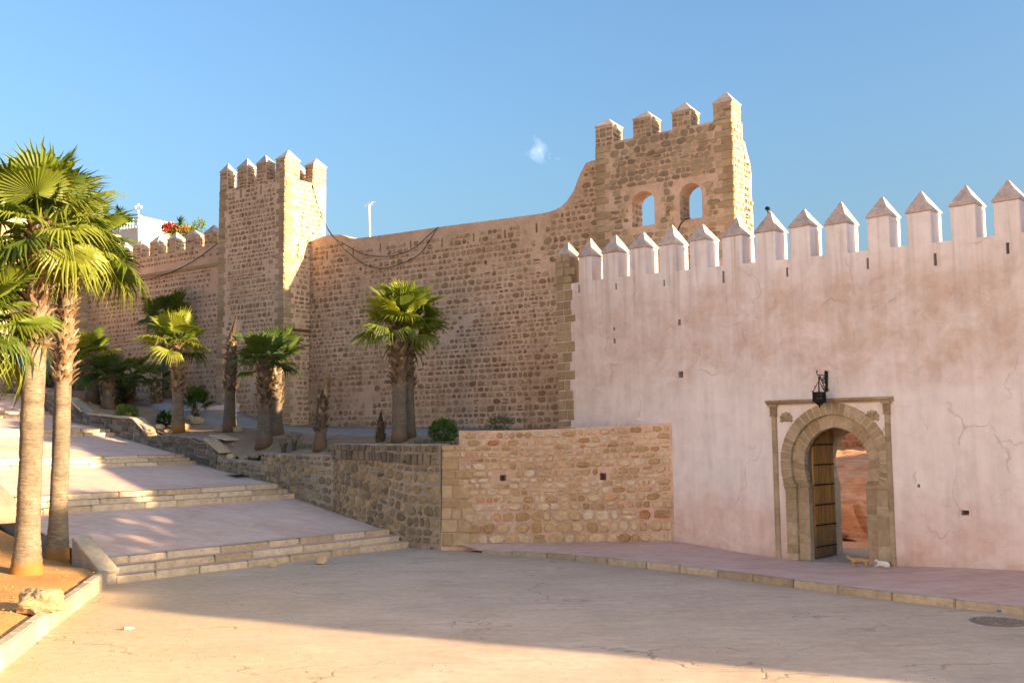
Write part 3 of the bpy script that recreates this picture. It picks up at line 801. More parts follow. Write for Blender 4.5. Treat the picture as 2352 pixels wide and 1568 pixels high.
rs.field(lambda a, b: RS.pt(a * RTH, 5.5 + b * (rz - 5.5)), RTH, rz - 5.5, RS.n, .2, (.2, .4), .04, .03, None, ragged=.2, tilt=.05)
for (a, b, z0, zt) in WIN:                               # stones of the reveals
    rv = Frame(RT.pt(a, 0), -RT.n)
    rs.field(lambda u, v: rv.pt(u * RTH, z0 + v * (zt - .3 - z0)), RTH, zt - .3 - z0, rv.n, .2, (.2, .36), .05, .02, None, ragged=.2)
# broken rear wall, stepping down to the right
bz = [(0, rz - .55), (.18, rz - .6), (.3, rz - .85), (.55, rz - 1.2), (.62, rz - 1.6), (.58, rz - 2.2), (.66, rz - 2.9), (.62, rz - 3.6), (.7, rz - 4.4), (1.1, rz - 4.8), (1.5, rz - 5.3), (1.5, 2.5), (0, 2.5)]
RB = Frame(RS.pt(RTH, 0, -.003), -RT.n)
rbk = MB().slab(RB, bz, -.55, 0).ob('broken_return_wall', MAT['mort_r'], ruin)
rs.field(lambda a, b: RB.pt(a * 1.4, 5.5 + b * (rz - 5.8)), 1.4, rz - 5.8, RS.n, .2, (.18, .36), .04, .05, lambda x, y, w, h: 5.5 + y + h / 2 > interp(x + w / 2, [.0, .3, .55, .62, .66, .7, 1.1, 1.5], [rz - .6, rz - .85, rz - 1.2, rz - 1.6, rz - 2.9, rz - 4.4, rz - 4.8, rz - 5.3]), ragged=.2)
rs.build(300)
rq2 = Stones(ruin, MAT['quoin'], 63, 'block', 8, 'quoin_stone')
quoins(rq2, RT, 0, 1, 6.8, rz, (.36, .55), .22, .035); quoins(rq2, RT, RW, -1, 6.8, rz, (.38, .6), .24, .035)
rq2.build(120)
rd = []
for (xl, xr, yb, ax, ay) in ((1368.5, 1408, 296, 1398, 271), (1454, 1496, 278, 1484, 253), (1543.5, 1585, 261, 1575, 233), (1636, 1681, 243, 1666, 213.5)):
    a, zc = RT.sz(xl, yb); b = RT.s(xr, yb); za = RT.z(ax, ay, -.33); rd.append((a, b, zc, za))
zcR = sum(t[2] for t in rd) / 4; zaR = sum(t[3] for t in rd) / 4
for i, (a, b, zc, za) in enumerate(rd):
    if i == 0: a = .003
    if i == 3: b = RW - .003
    merlon(ruin, RT, a, b, rz, zc, za, .66, MAT['mort_r'], MAT['st_r'], MAT['cap'], off=-.003)
# remains of a back wall seen through the openings
ch = MB(); RL = Frame(RT.pt(.1, 0, -RTH), -RT.n)
ch.slab(RL, [(0, 4), (2.2, 4), (2.2, WIN[0][2] + .12), (1.9, WIN[0][2] + .12), (1.9, WIN[0][2] + .42), (1.5, WIN[0][2] + .45), (1.45, WIN[0][2] + .8), (0, WIN[0][2] + 1.3)], -.6, 0)
ch.ob('ruined_side_wall', MAT['mort_r'], ruin)
# ------------------------------------------------------------------ ground materials
def m_road():
    t = NT('road_surface'); x, y, z = t.sep()
    f = t.noise(.5, 7, .6); g = t.noise(5, 8, .7)
    c = t.ramp(f, [(.25, (.45, .34, .25)), (.5, (.545, .42, .315)), (.75, (.61, .485, .375))])
    c = t.mul(c, t.ramp(g, [(.3, .86), (.7, 1.1)]))
    c = t.mul(c, t.ramp(t.noise((1.2, 9, 1), 5, .6, t.vec((.89, .45, 1))), [(.3, .90), (.7, 1.07)]))
    pa = t.ramp(t.noise((.28, .34, 1), 3, .5, None, .9), [(.55, 0.), (.565, .22)]); c = t.mix(pa, c, (.40, .33, .265))      # old repair patches
    # orange earth blown over the road near the planted bed
    dm = t.n('MapRange'); dm.interpolation_type = 'SMOOTHSTEP'
    t.L(t.math('MULTIPLY_ADD', t.noise(.45, 6, .6), 7., t.math('MULTIPLY_ADD', y, .32, x)), dm.inputs[0]); dm.inputs[1].default_value = 9.0; dm.inputs[2].default_value = -.5
    c = t.mix(t.math('MULTIPLY', dm.outputs[0], .75), c, t.ramp(g, [(.3, (.52, .345, .18)), (.7, (.62, .445, .26))]))
    wv = t.n('TexNoise'); wv.inputs['Scale'].default_value = .9; wv.inputs['Detail'].default_value = 7; t.L(t.P, wv.inputs['Vector'])
    ad = t.n('VectorMath'); ad.operation = 'MULTIPLY_ADD'; t.L(wv.outputs['Color'], ad.inputs[0]); ad.inputs[1].default_value = (.6, .6, 0); t.L(t.vec((.16, .30, 0)), ad.inputs[2])
    vo = t.n('TexVoronoi'); vo.feature = 'DISTANCE_TO_EDGE'; vo.inputs['Scale'].default_value = 1; t.L(ad.outputs[0], vo.inputs['Vector'])
    cr = t.math('MULTIPLY', t.ramp(vo.outputs['Distance'], [(.0015, 1.), (.006, 0.)]), t.ramp(t.noise(.35, 3), [(.45, 0.), (.55, 1.)]))
    c = t.mix(t.math('MULTIPLY', cr, .6), c, (.16, .115, .08))
    st = t.ramp(t.noise((.8, 1.8, 1), 5, .6, None, .5), [(.66, 0.), (.78, .4)]); c = t.mix(st, c, (.20, .17, .145))
    kd_ = t.n('MapRange'); t.L(t.math('MULTIPLY_ADD', t.noise(1.6, 6, .65), 1.2, t.dot(PW.n, W_O)), kd_.inputs[0]); kd_.inputs[1].default_value = 4.7; kd_.inputs[2].default_value = 3.7
    c = t.mix(t.math('MULTIPLY', kd_.outputs[0], t.ramp(g, [(.4, .15), (.65, .65)])), c, (.27, .215, .17))         # dirt gathered along the kerb
    t.bump(t.math('SUBTRACT', t.math('MULTIPLY_ADD', t.noise(30, 6, .7), .4, t.math('MULTIPLY', f, 1.2)), cr), .35, .03)
    return t.done(c, .92)
MAT['road'] = m_road()
def m_paving(name, d, cols, sc=(5.2, 10.5)):
    """small pink pavers, worn and dusty"""
    t = NT(name); dv = V((d[0], d[1], 0)).normalized(); nv = V((-dv.y, dv.x, 0))
    cv = t.n('CombineXYZ'); t.L(t.dot(dv), cv.inputs[0]); t.L(t.dot(nv), cv.inputs[1])
    br = t.n('TexBrick'); br.inputs['Scale'].default_value = 1.; br.inputs['Brick Width'].default_value = .22; br.inputs['Row Height'].default_value = .11
    br.inputs['Mortar Size'].default_value = .006; br.inputs['Mortar Smooth'].default_value = .3
    br.inputs['Color1'].default_value = (*cols[0], 1); br.inputs['Color2'].default_value = (*cols[1], 1); br.inputs['Mortar'].default_value = (*cols[2], 1)
    t.L(cv.outputs[0], br.inputs['Vector'])
    f = t.noise(.7, 7, .62); dust = t.ramp(f, [(.35, 0.), (.7, .75)])
    c = t.mix(dust, br.outputs['Color'], cols[3]); c = t.mul(c, t.ramp(t.noise((1.2, 4, 1), 6, .6), [(.3, .87), (.7, 1.08)]))
    t.bump(t.math('MULTIPLY_ADD', br.outputs['Fac'], -.6, t.noise(25, 4)), .25, .01); return t.done(c, .85)
STEP_D = V((.643, .766, 0)); STEP_D.normalize()          # along a step, to the right
UP_D = V((-STEP_D.y, STEP_D.x, 0))                       # up the stairway
MAT['pave'] = m_paving('pink_paving', (PW.d.x, PW.d.y), ((.52, .32, .265), (.60, .39, .32), (.46, .31, .25), (.66, .50, .43)))
MAT['landing'] = m_paving('landing_paving', (STEP_D.x, STEP_D.y), ((.57, .38, .30), (.66, .455, .37), (.50, .345, .275), (.71, .545, .455)))
def m_dirt(name, a, b, c, sc=1.):
    t = NT(name); f = t.noise(sc, 8, .65); col = t.ramp(f, [(.25, a), (.5, b), (.75, c)])
    col = t.mul(col, t.ramp(t.noise(12, 6, .7), [(.3, .75), (.7, 1.15)])); t.bump(t.noise(9, 8, .7), .6, .05); return t.done(col, .97)
MAT['dirt'] = m_dirt('bed_earth', (.26, .155, .09), (.36, .235, .15), (.43, .31, .215))
MAT['earth_o'] = m_dirt('orange_earth', (.38, .18, .055), (.47, .25, .085), (.54, .33, .14), .8)
MAT['kerb'] = m_stone('kerb_stone', [(0, (.33, .275, .205)), (.5, (.41, .345, .26)), (1, (.48, .41, .32))], sc=6, bump=.4, dark=.72)
MAT['asph'] = m_simple('grey_path', (.30, .28, .27), .9, 0, .1, 3)
MAT['ground'] = m_dirt('far_ground', (.36, .26, .17), (.42, .32, .22), (.47, .37, .27), .05)

def sheet(name, rows, m, parent=None, smooth=True):
    n = len(rows[0]); vs = [p for r in rows for p in r]
    fs = [(i * n + j, i * n + j + 1, (i + 1) * n + j + 1, (i + 1) * n + j) for i in range(len(rows) - 1) for j in range(n - 1)]
    o = mk(name, vs, fs, m, parent, smooth, False)
    if o.data.polygons[len(o.data.polygons) // 2].normal.z < 0: o.data.flip_normals()
    return o
# ground sheet to the horizon
g = MB(); rows = []
R = [-1500, -300, -90, -45, -20, 0, 20, 45, 90, 300, 1500]
gr = sheet('ground', [[V((x, y + 30, -.12)) for x in R] for y in R], MAT['ground'], smooth=False); tag(gr, kind='structure')
rd_ = sheet('road', [[V((x, y, 0.)) for x in np.linspace(-22, 60, 30)] for y in np.linspace(-60, 36, 30)], MAT['road'], smooth=False); tag(rd_, kind='structure')

# ------------------------------------------------------------------ stairway
SR0 = on_z(985, 1246, .06)                                # lower right corner of the stairway
def stair_pt(px, py):
    """a point of the right edge of the stairway seen at this pixel column"""
    n = STEP_D; p = on_plane(px, py, SR0, n); return (p - SR0).dot(UP_D), p.z
SP = [(0., .0)]
marks = [((955, 1210), 3), ((724, 1140), 0), ((690, 1108), 3), ((497, 1064), 0), ((465, 1042), 3), ((310, 1001), 0), ((287, 985), 2), ((168, 961), 0), ((151, 946), 2), ((98, 920), 0), ((86, 905), 2)]
prof_s = [(0., 0., 0)]
for (p, k) in marks:
    t, z = stair_pt(*p)
    if k: t = prof_s[-1][0] + .40 * k
    prof_s.append((t, z, k))
STW = 10.2                                                # width
def st_pt(t, w, z): p = SR0 + UP_D * t - STEP_D * w; return V((p.x, p.y, z))
stair = mk('stairway', [], [], MAT['landing']); tag(stair, kind='structure')
TT = [p[0] for p in prof_s] + [60.]; ZZ = [p[1] for p in prof_s] + [prof_s[-1][1] + 2.2]
def stair_z(t): return interp(t, TT, ZZ)
vs = []; fs = []; rs_ = random.Random(5)
def lay(t0, z0, t1, z1):
    k = len(vs); nx = 6
    for i in range(nx + 1):
        for (t, z) in ((t0, z0), (t1, z1)): vs.append(st_pt(t, STW * i / nx, z))
    for i in range(nx): fs.append((k + 2 * i, k + 2 * i + 1, k + 2 * i + 3, k + 2 * i + 2))
for (a, b) in zip(prof_s, prof_s[1:]):
    if b[2] == 0: lay(a[0] + .05, a[1] + 0, b[0] + .05, b[1])
    else:
        n = b[2]; dt = (b[0] - a[0]) / n; dz = (b[1] - a[1]) / n
        for i in range(n):
            t0 = a[0] + dt * i; zt = a[1] + dz * (i + 1); zb = a[1] + dz * i
            w = -.12 - (.06 * (n - i))
            while w < STW:
                L = rs_.uniform(1.0, 1.7); w2 = min(w + L, STW)
                m = MB(); e = rs_.uniform(-.008, .008)
                d_ = dt + (.14 if i == n - 1 else .06)
                m.box(st_pt(t0 + e, w + .006, zb - .08), -STEP_D * (w2 - w - .012), UP_D * d_, V((0, 0, zt - zb + .08 + rs_.uniform(-.006, .006))))
                o = m.ob('step_stone', MAT['step'], stair); bevel(o, .022, 2); w = w2
            lay(t0 + .035, zt + .009, t0 + dt + .02, zt + .009)
lay(prof_s[-1][0] + .05, prof_s[-1][1], 60, ZZ[-1])
stair.data = mesh('stairway', vs, fs, MAT['landing'], False, False)
if stair.data.polygons[0].normal.z < 0: stair.data.flip_normals()

ts_ = sorted(set(list(np.linspace(0, 40, 60)) + TT[:-1])); m = MB()
for a, b in zip(ts_, ts_[1:]):
    m.add([st_pt(a, STW + .01, -.3), st_pt(b, STW + .01, -.3), st_pt(b, STW + .01, stair_z(b) - .02), st_pt(a, STW + .01, stair_z(a) - .02)], [(0, 1, 2, 3)])
m.ob('stair_side', MAT['mort_g'], stair)
# ------------------------------------------------------------------ low stone wall
LL = at_y(1012, 1247, 30.3); LR = PW.pt(*PW.sz(1547, 1241), .02)
LF_ = Frame(LL, (LR - LL).to_2d()); LLEN = (LR.to_2d() - LL.to_2d()).length
low = thing('low_stone_wall', LL, 'low wall of pale honey rubble stones with two drain holes beside the plaster wall', 'wall')
lt = [LF_.sz(*p) for p in ((1054, 989), (1180, 988), (1300, 984), (1400, 978), (1535, 970))]
lt[-1] = (LLEN, lt[-1][1])
def ltop(s): return interp(s, [a for a, b in lt], [b for a, b in lt])
x54 = lt[0][0]
zL0, zR0 = LL.z - .35, LR.z - .35
lp = [(x54, zL0), (LLEN + .1, zR0), (LLEN + .1, lt[-1][1])] + list(reversed(lt[:-1]))
lb = MB().slab(LF_, lp, 0, -.5).ob('wall', MAT['mort_l'], low)
cc = MB()
LH = [(1155, 1097, .2, .17), (1385, 1094, .18, .2)]
for p in LH: hole(*p, LF_, .42, cc)
cut(lb, cc)
# the rounded corner, older and darker, without coping
ch_ = LF_.z(1030, 1022)
cornr = MB().slab(LF_, [(0, zL0), (x54 - .002, zL0), (x54 - .002, ch_), (.1, ch_)], -.005, -.5).ob('corner_pier', MAT['mort_l'], low)
ls = Stones(low, MAT['st_l'], 71, n=9, variants=18)
def lz0(s): return lerp(LL.z - .05, LR.z - .05, s / LLEN)
hl = [(*LF_.sz(p[0], p[1]), p[2], p[3]) for p in LH]
def lskip(x, y, w, h):
    a, b = x / LLEN, 0
    s = x; z = lz0(s) + y / LHm * (ltop(s) - .04 - lz0(s))
    if x - w / 2 < x54 + .02: return True
    return any(abs(s - a) < w / 2 + cw / 2 and abs(z - b) < h / 2 + chh / 2 for a, b, cw, chh in hl)
LHm = 3.25
rngl = ls.rng
def LP(a, b): s = a * LLEN; return LF_.pt(s, lerp(lz0(s), ltop(s) - .04, b), 0)
split = .36
ls.field(lambda a, b: LP(a, b * split), LLEN, LHm * split, LF_.n, .29, (.22, .54), .036, .05, lambda x, y, w, h: lskip(x, y, w, h), ragged=.08, hvar=.3)
ls.field(lambda a, b: LP(a, split + b * (1 - split)), LLEN, LHm * (1 - split), LF_.n, .185, (.15, .46), .032, .045, lambda x, y, w, h: lskip(x, y + LHm * split, w, h), ragged=.10, hvar=.25)
ls.build(300)
cq = Stones(low, MAT['ochre'], 73, 'block', 8, 'corner_stone')
z = LL.z - .1
while z < ch_ - .1:
    h = cq.rng.uniform(.16, .42); h = min(h, ch_ - z)
    x = .04
    while x < x54 + (.12 if z < ch_ - 1.2 else 0):
        w = cq.rng.uniform(.3, .6); cq.one(LF_.pt(x + w / 2, z + h / 2), LF_.d, V((0, 0, 1)), LF_.n, w - .03, h - .03, .04); x += w
    z += h
cq.build(60)
# ------------------------------------------------------------------ retaining wall beside the stairway
ret = thing('retaining_wall', LL - UP_D * 0, 'grey brown rough stone retaining wall stepping up beside the stairway', 'wall')
RF = Frame(LL, -UP_D.to_2d())                            # s = 0 at the corner, negative going up the stairway
D0 = (LL - SR0).dot(UP_D)
def sz_(s): return stair_z(max(0, D0 - s))
tp = [(1050, 1021), (900, 1019), (766, 1018), (762, 1044), (680, 1042), (602, 1040), (598, 1060), (560, 1056), (505, 1052), (497, 1040), (481, 1012), (470, 1010), (440, 1003), (400, 1000), (365, 999), (343, 1003), (334, 981), (326, 975), (305, 962), (250, 956), (202, 953), (196, 948), (185, 935), (165, 918), (155, 915), (120, 905), (90, 898), (60, 882), (20, 876)]
tps = [RF.sz(*p) for p in tp]
tps = sorted(p for p in tps if p[0] < -.02); tps.append((0., tps[-1][1]))
tx = [a for a, b in tps]; tzz = [b for a, b in tps]
def rtop(s): return interp(s, tx, tzz)
def rbase(s): return stair_z(max(0, -s + (LL - SR0).dot(UP_D) * 0)) - .4
s_far = tx[0]
prof = []
NS = 160
ss = sorted(set(list(np.linspace(s_far, 0, NS)) + tx))
for s in ss: prof.append((s, min(rbase(s), rtop(s) - .2)))
for s in reversed(ss): prof.append((s, max(rtop(s), sz_(s) + .08)))
# build as a strip (front, top)
vs = []; fs = []
for i, s in enumerate(ss):
    zt = max(rtop(s), sz_(s) + .08); zb = sz_(s) - .5
    vs += [RF.pt(s, zb, 0), RF.pt(s, zt - .02, 0), RF.pt(s, zt, -.02), RF.pt(s, zt, -.4), RF.pt(s, zb, -.4)]
for i in range(len(ss) - 1):
    for j in range(4): fs.append((i * 5 + j, i * 5 + j + 1, i * 5 + 6 + j, i * 5 + 5 + j))
fs.append((0, 1, 2, 3, 4)); k = (len(ss) - 1) * 5; fs.append((k, k + 1, k + 2, k + 3, k + 4))
mk('wall', vs, fs, MAT['mort_g'], ret)
gs = Stones(ret, MAT['st_g'], 81, n=7, variants=20)
S1 = RF.s(762, 1030); S2 = RF.s(600, 1030)
def rfield(st, sa, sb, course, sw, lo=0., hi=1., gap=.05, d=.05):
    H = max(rtop(lerp(sa, sb, k / 10)) - sz_(lerp(sa, sb, k / 10)) for k in range(11)) * (hi - lo)
    def P(a, b):
        s = lerp(sa, sb, a); z0 = sz_(s) - .14; z1 = max(rtop(s), sz_(s) + .1) - .02; return RF.pt(s, lerp(z0, z1, lerp(lo, hi, b)), 0)
    st.field(P, sb - sa, max(H, course), RF.n, course, sw, gap, d, None, ragged=.10, hvar=.3, tilt=.12)
rfield(gs, S1 + .05, -.02, .26, (.2, .46), 0, .80, .035)
rfield(gs, S2, S1, .25, (.2, .5))
rfield(gs, RF.s(500, 1045), S2, .2, (.25, .5))
gs.build(220)
gd = Stones(ret, MAT['st_dark'], 82, 'block', 8, 'cap_stone')
rfield(gd, S1 + .02, -.05, .42, (.2, .34), .80, 1.0, .05, .07)
rfield(gd, s_far, RF.s(500, 1045), .22, (.3, .7), 0, 1, .03, .04)
gd.build(90)
# slanting slabs that close the low parapet at each flight
def slab_at(p0, p1, wid, thick, mat, label=None, par=None, name='coping_slab', lift=.0):
    d = (p1 - p0); e = V((-d.y, d.x, 0)).normalized() * wid; m = MB(); u = d.cross(e).normalized(); u = u if u.z > 0 else -u
    m.box(p0 - e / 2 + V((0, 0, lift)), d, e, u * thick); o = m.ob(name, mat, par); bevel(o, .02); return o
for (a, b) in (((305, 961), (343, 1001)), ((155, 914), (190, 946)), ((470, 1008), (507, 1040)), ((203, 951), (302, 961)), ((60, 882), (90, 900))):
    (s0_, z0_), (s1_, z1_) = RF.sz(*a), RF.sz(*b)
    slab_at(RF.pt(s0_, z0_ - .02, -.20), RF.pt(s1_, z1_ - .02, -.20), .55, .08, MAT['step'], par=ret)

# ------------------------------------------------------------------ planted terrace behind the retaining wall
ctrl = []
def cp(p, z=None): ctrl.append((p.x, p.y, p.z if z is None else z))
for s in (-.2, -3, -5.2): cp(RF.pt(s, min(rtop(s), 3.0) - .06, -.5))
for s in np.linspace(-6.2, s_far, 12): cp(RF.pt(s, rtop(s) - .04, -.5))
for px in (720, 800, 900, 1000, 1100, 1200, 1283, 1400):
    s = CW.s(px, 980); cp(CW.pt(s, cfoot(s)))
for px in (760, 850, 950, 1050, 1150, 1250):
    s, z = CW.sz(px, 1001, 1.95); cp(CW.pt(s, z, 1.95))
for (px, py) in ((480, 978), (530, 984), (590, 990), (650, 996), (700, 998)):
    s, z = LTF.sz(px, py, 2.1); cp(LTF.pt(s, z, 2.1))
for a, b in ff: cp(CW.pt(a, b))
for (px, py, s) in ((497, 924, -TWID), (575, 952, -TWID / 2), (652, 977, 0.)): cp(LTF.pt(s, LTF.z(px, py)))
for k in (1, 3, 5): cp(BF.pt(k, BF.z(202 - k * 25, 884)))
cp(LF_.pt(2.5, 2.95, -.6)); cp(LF_.pt(5, 2.95, -.6)); cp(V((1.6, 31.2, 3.2)))
for (px, py, y) in ((607, 1003, 37.5), (925, 1006, 33.5), (408, 992, 41), (735, 1016, 35.2), (527, 983, 40), (359, 929, 45), (249, 933, 46.0), (296, 918, 47.5), (179, 894, 50)): cp(at_y(px, py, y))
ctrl = np.array(ctrl)
_cx = ctrl[:, :2].copy(); _n = len(ctrl)
def _phi(d2): return .5 * d2 * np.log(d2 + 1e-6)
_K = _phi(((_cx[:, None] - _cx[None]) ** 2).sum(-1)) + np.eye(_n) * .6
_Pm = np.c_[np.ones(_n), _cx]; _A = np.block([[_K, _Pm], [_Pm.T, np.zeros((3, 3))]])
_sol = np.linalg.solve(_A, np.r_[ctrl[:, 2], 0, 0, 0])
def bed_z(x, y):
    """smooth surface through the known heights of the terrace"""
    d2 = (_cx[:, 0] - x) ** 2 + (_cx[:, 1] - y) ** 2
    return float(_phi(d2) @ _sol[:_n] + _sol[_n] + _sol[_n + 1] * x + _sol[_n + 2] * y)
front = [LF_.pt(6.6, 0, -.45), LF_.pt(4, 0, -.45), LF_.pt(2, 0, -.45), RF.pt(-.3, 0, -.38)] + [RF.pt(s, 0, -.38) for s in np.linspace(-1, s_far + .3, 42)] + [RF.pt(s_far - 8, 0, -.38)]
def fr_len(pts): 
    d = [0]
    for a, b in zip(pts, pts[1:]): d.append(d[-1] + (b - a).length)
    return d
def poly_at(pts, d, t): return V((interp(t, d, [p.x for p in pts]), interp(t, d, [p.y for p in pts]), 0))
back = [PW.pt(sL + 3.2, 0, -.3), PW.pt(sL + .3, 0, -.3), CW.pt(1.5, 0, -.3), CW.pt(c0, 0, -.3), LTF.pt(0, 0, -.5), LTF.pt(-TWID, 0, -.5), CW.pt(f1 - .8, 0, -.3), CW.pt(f0 + .2, 0, -.3), BF.pt(6, 0, -.3), BF.pt(14, 0, -.3)]
NR = 110; NC = 36
fl = fr_len(front); bl_ = fr_len(back)
rows = []
bkeys = [0, .04, .12, .13, .36, .55, .60, .68, .80, .95, 1.0]
for i in range(NR + 1):
    u = i / NR; f = poly_at(front, fl, u * fl[-1]); b = poly_at(back, bl_, u * bl_[-1]); r = []
    for j in range(NC + 1):
        p = f.lerp(b, j / NC); z = bed_z(p.x, p.y) - .015 + .03 * mn.noise(V((p.x * .8, p.y * .8, 0))) + .015 * mn.noise(V((p.x * 2.7, p.y * 2.7, 3)))
        r.append(V((p.x, p.y, z)))
    rows.append(r)
bed = sheet('terrace_earth', rows, MAT['dirt']); tag(bed, kind='structure')
# grey path along the foot of the walls
pc = []
for px in (1500, 1283, 1200, 1100, 1000, 900, 800): pc.append(CW.pt(CW.s(px, 985), 0, .95))
pc += [LTF.pt(.9, 0, .75), LTF.pt(-.4, 0, .95), LTF.pt(-TWID * .6, 0, 1.1), LTF.pt(-TWID - .6, 0, 1.4), CW.pt(f1 - 3, 0, 1.3), CW.pt(f1 - 7, 0, 1.0), CW.pt(f1 - 11, 0, 1.0)]
def smooth_line(pts, n):
    d = fr_len(pts); q = [poly_at(pts, d, t) for t in np.linspace(0, d[-1], n)]
    for _ in range(6): q = [q[0]] + [(q[i - 1] + q[i] * 2 + q[i + 1]) / 4 for i in range(1, n - 1)] + [q[-1]]
    return q
q = smooth_line(pc, 70); rows = []
for i, p in enumerate(q):
    d = (q[min(i + 1, 69)] - q[max(i - 1, 0)]).normalized(); e = V((-d.y, d.x, 0))
    rows.append([V((p.x + e.x * w, p.y + e.y * w, bed_z(p.x + e.x * w, p.y + e.y * w) + .035 - dz)) for w, dz in ((-.9, .3), (-.86, .0), (-.4, 0), (0, 0), (.4, 0), (.86, .0), (.9, .3))])
pth = sheet('path', rows, MAT['asph']); tag(pth, kind='structure')
# pink ramp wall beside the tower
m = MB(); RAMP = [at_y(455, 977, 44.0), at_y(520, 969, 43.5)]
ra0 = at_y(420, 985, 43.2); ra1 = at_y(548, 967, 43.6); e = V((.3, .35, 0))
m.add([ra0, ra1, V((ra1.x, ra1.y, at_y(548, 926, 43.6).z)), V((ra0.x, ra0.y, at_y(420, 938, 43.2).z)), ra0 + e, ra1 + e, V((ra1.x, ra1.y, at_y(548, 926, 43.6).z)) + e, V((ra0.x, ra0.y, at_y(420, 938, 43.2).z)) + e], [(0, 1, 2, 3), (7, 6, 5, 4), (0, 4, 5, 1), (1, 5, 6, 2), (2, 6, 7, 3), (3, 7, 4, 0)])
o = m.ob('ramp_wall', MAT['plaster']); tag(o, 'short smooth salmon pink wall beside the grey path at the foot of the tower', 'wall')

# ------------------------------------------------------------------ pavement and kerb in front of the gate
kpx = [(1105, 1270), (1240, 1280), (1400, 1296), (1520, 1309), (1640, 1324), (1770, 1341), (1900, 1360), (2000, 1373), (2100, 1385), (2240, 1401), (2352, 1414)]
kl = [on_z(*p, 0.) for p in kpx]
dk = (kl[-1] - kl[-3]).normalized(); kl += [kl[-1] + dk * 6, kl[-1] + dk * 14, kl[-1] + dk * 24]
wf = [LF_.pt(.55, LL.z + .01, .0), LF_.pt(2.5, lerp(LL.z, LR.z, .36), 0), LF_.pt(4.6, lerp(LL.z, LR.z, .68), 0), LR + V((0, 0, 0))]
for p in ((1640, 1256), (1715, 1270), (1790, 1282), (1900, 1291), (2060, 1299), (2200, 1302), (2352, 1309)):
    s, z = PW.sz(*p); wf.append(PW.pt(s, z))
lw = wf[-1]; wf += [lw + PW.d * 6, lw + PW.d * 14, lw + PW.d * 24]
kd = fr_len(kl); wd = fr_len(wf); N = 60; rows = []
KH = .15
for i in range(N + 1):
    u = i / N
    k = V((interp(u * kd[-1], kd, [p.x for p in kl]), interp(u * kd[-1], kd, [p.y for p in kl]), KH * min(1, .45 + u * 8)))
    w = V((interp(u * wd[-1], wd, [p.x for p in wf]), interp(u * wd[-1], wd, [p.y for p in wf]), interp(u * wd[-1], wd, [p.z for p in wf])))
    dd = (w - k).normalized()
    k2 = k + V((dd.x, dd.y, 0)) * .1; w2 = w + V((dd.x, dd.y, 0)) * .12
    rows.append([k2.lerp(w2, t) for t in (0, .3, .6, .85, 1)])
pav = sheet('pavement', rows, MAT['pave']); tag(pav, kind='structure')
t = 0; rk = random.Random(3)
def kpos(t): return V((interp(t, kd, [p.x for p in kl]), interp(t, kd, [p.y for p in kl]), 0))
while t < kd[-1] - 1:
    L = rk.uniform(1.0, 1.3); a, b = kpos(t + .008), kpos(t + L - .008); d = (b - a); e = V((-d.y, d.x, 0)).normalized()
    if e.y < 0: e = -e
    u = (t + L / 2) / kd[-1]; h = KH * min(1, .5 + u * 8) + .004
    o = MB().box(a + V((0, 0, -.1)) + e * rk.uniform(-.01, .01), d, e * .16, V((0, 0, .1 + h + rk.uniform(-.006, .008)))).ob('kerb_stone', MAT['kerb'], pav); bevel(o, .02, 2); t += L
# cobbled threshold and the ground seen through the gate
th = sheet('gate_threshold', [[gp(q, z, o) for q in np.linspace(-QI - .5, QI + .5, 6)] for o, z in ((.05, .16), (-.9, .18), (-1.75, .2), (-3., .2))], m_simple('cobbles', (.36, .29, .23), .9, 0, .35, 16, .6)); tag(th, kind='structure')

# ------------------------------------------------------------------ planted bed at the left front
LB = [on_z(-60, 1600, 0), on_z(20, 1527, 0), on_z(110, 1452, 0), on_z(198, 1383, 0), on_z(232, 1347, 0)]
LB[0] = LB[1] + (LB[1] - LB[2]).normalized() * 9
SLB = st_pt(0, STW, 0)
LB = LB[:-1] + [V((lerp(LB[-1].x, SLB.x, .5), lerp(LB[-1].y, SLB.y, .5), 0)), SLB + UP_D * .05 - STEP_D * .05] + [st_pt(t, STW + .05, 0) for t in (.7, 2, 4, 6, 9, 12, 16, 22, 30)]
ld = fr_len(LB); rows = []
s_st = ld[5]
def lbz(t, k): return .33 + max(0, stair_z(max(0, t - s_st)) * .85 - .42) * (1 if t > s_st else 0)
for i in range(71):
    t = ld[-1] * i / 70; p = poly_at(LB, ld, t); r = []
    for j, w in enumerate((0.14, .6, 1.2, 2, 3, 4.5, 7, 12, 25)):
        x, y = p.x - w, p.y - w * .12
        z = lbz(t, j) + min(.4, w * .06) + (.04 * mn.noise(V((x * .9, y * .9, 0))) if j else 0) - (.10 if (j == 0) else 0)
        r.append(V((x, y, z)))
    rows.append(r)
def lb_z(x, y):
    return .38
lbed = sheet('planted_bed_earth', rows, MAT['earth_o']); tag(lbed, kind='structure')
t = 0; kb = random.Random(9)
while t < ld[4] - .2:
    L = kb.uniform(.8, 1.2); a, b = poly_at(LB, ld, t), poly_at(LB, ld, min(t + L - .012, ld[4])); d = b - a; e = V((-d.y, d.x, 0)).normalized()
    if e.x > 0: e = -e
    o = MB().box(a + V((0, 0, -.1)), d, e * .2, V((0, 0, .44 + kb.uniform(-.012, .012)))).ob('kerb_stone', MAT['kerb'], lbed); bevel(o, .025, 2); t += L
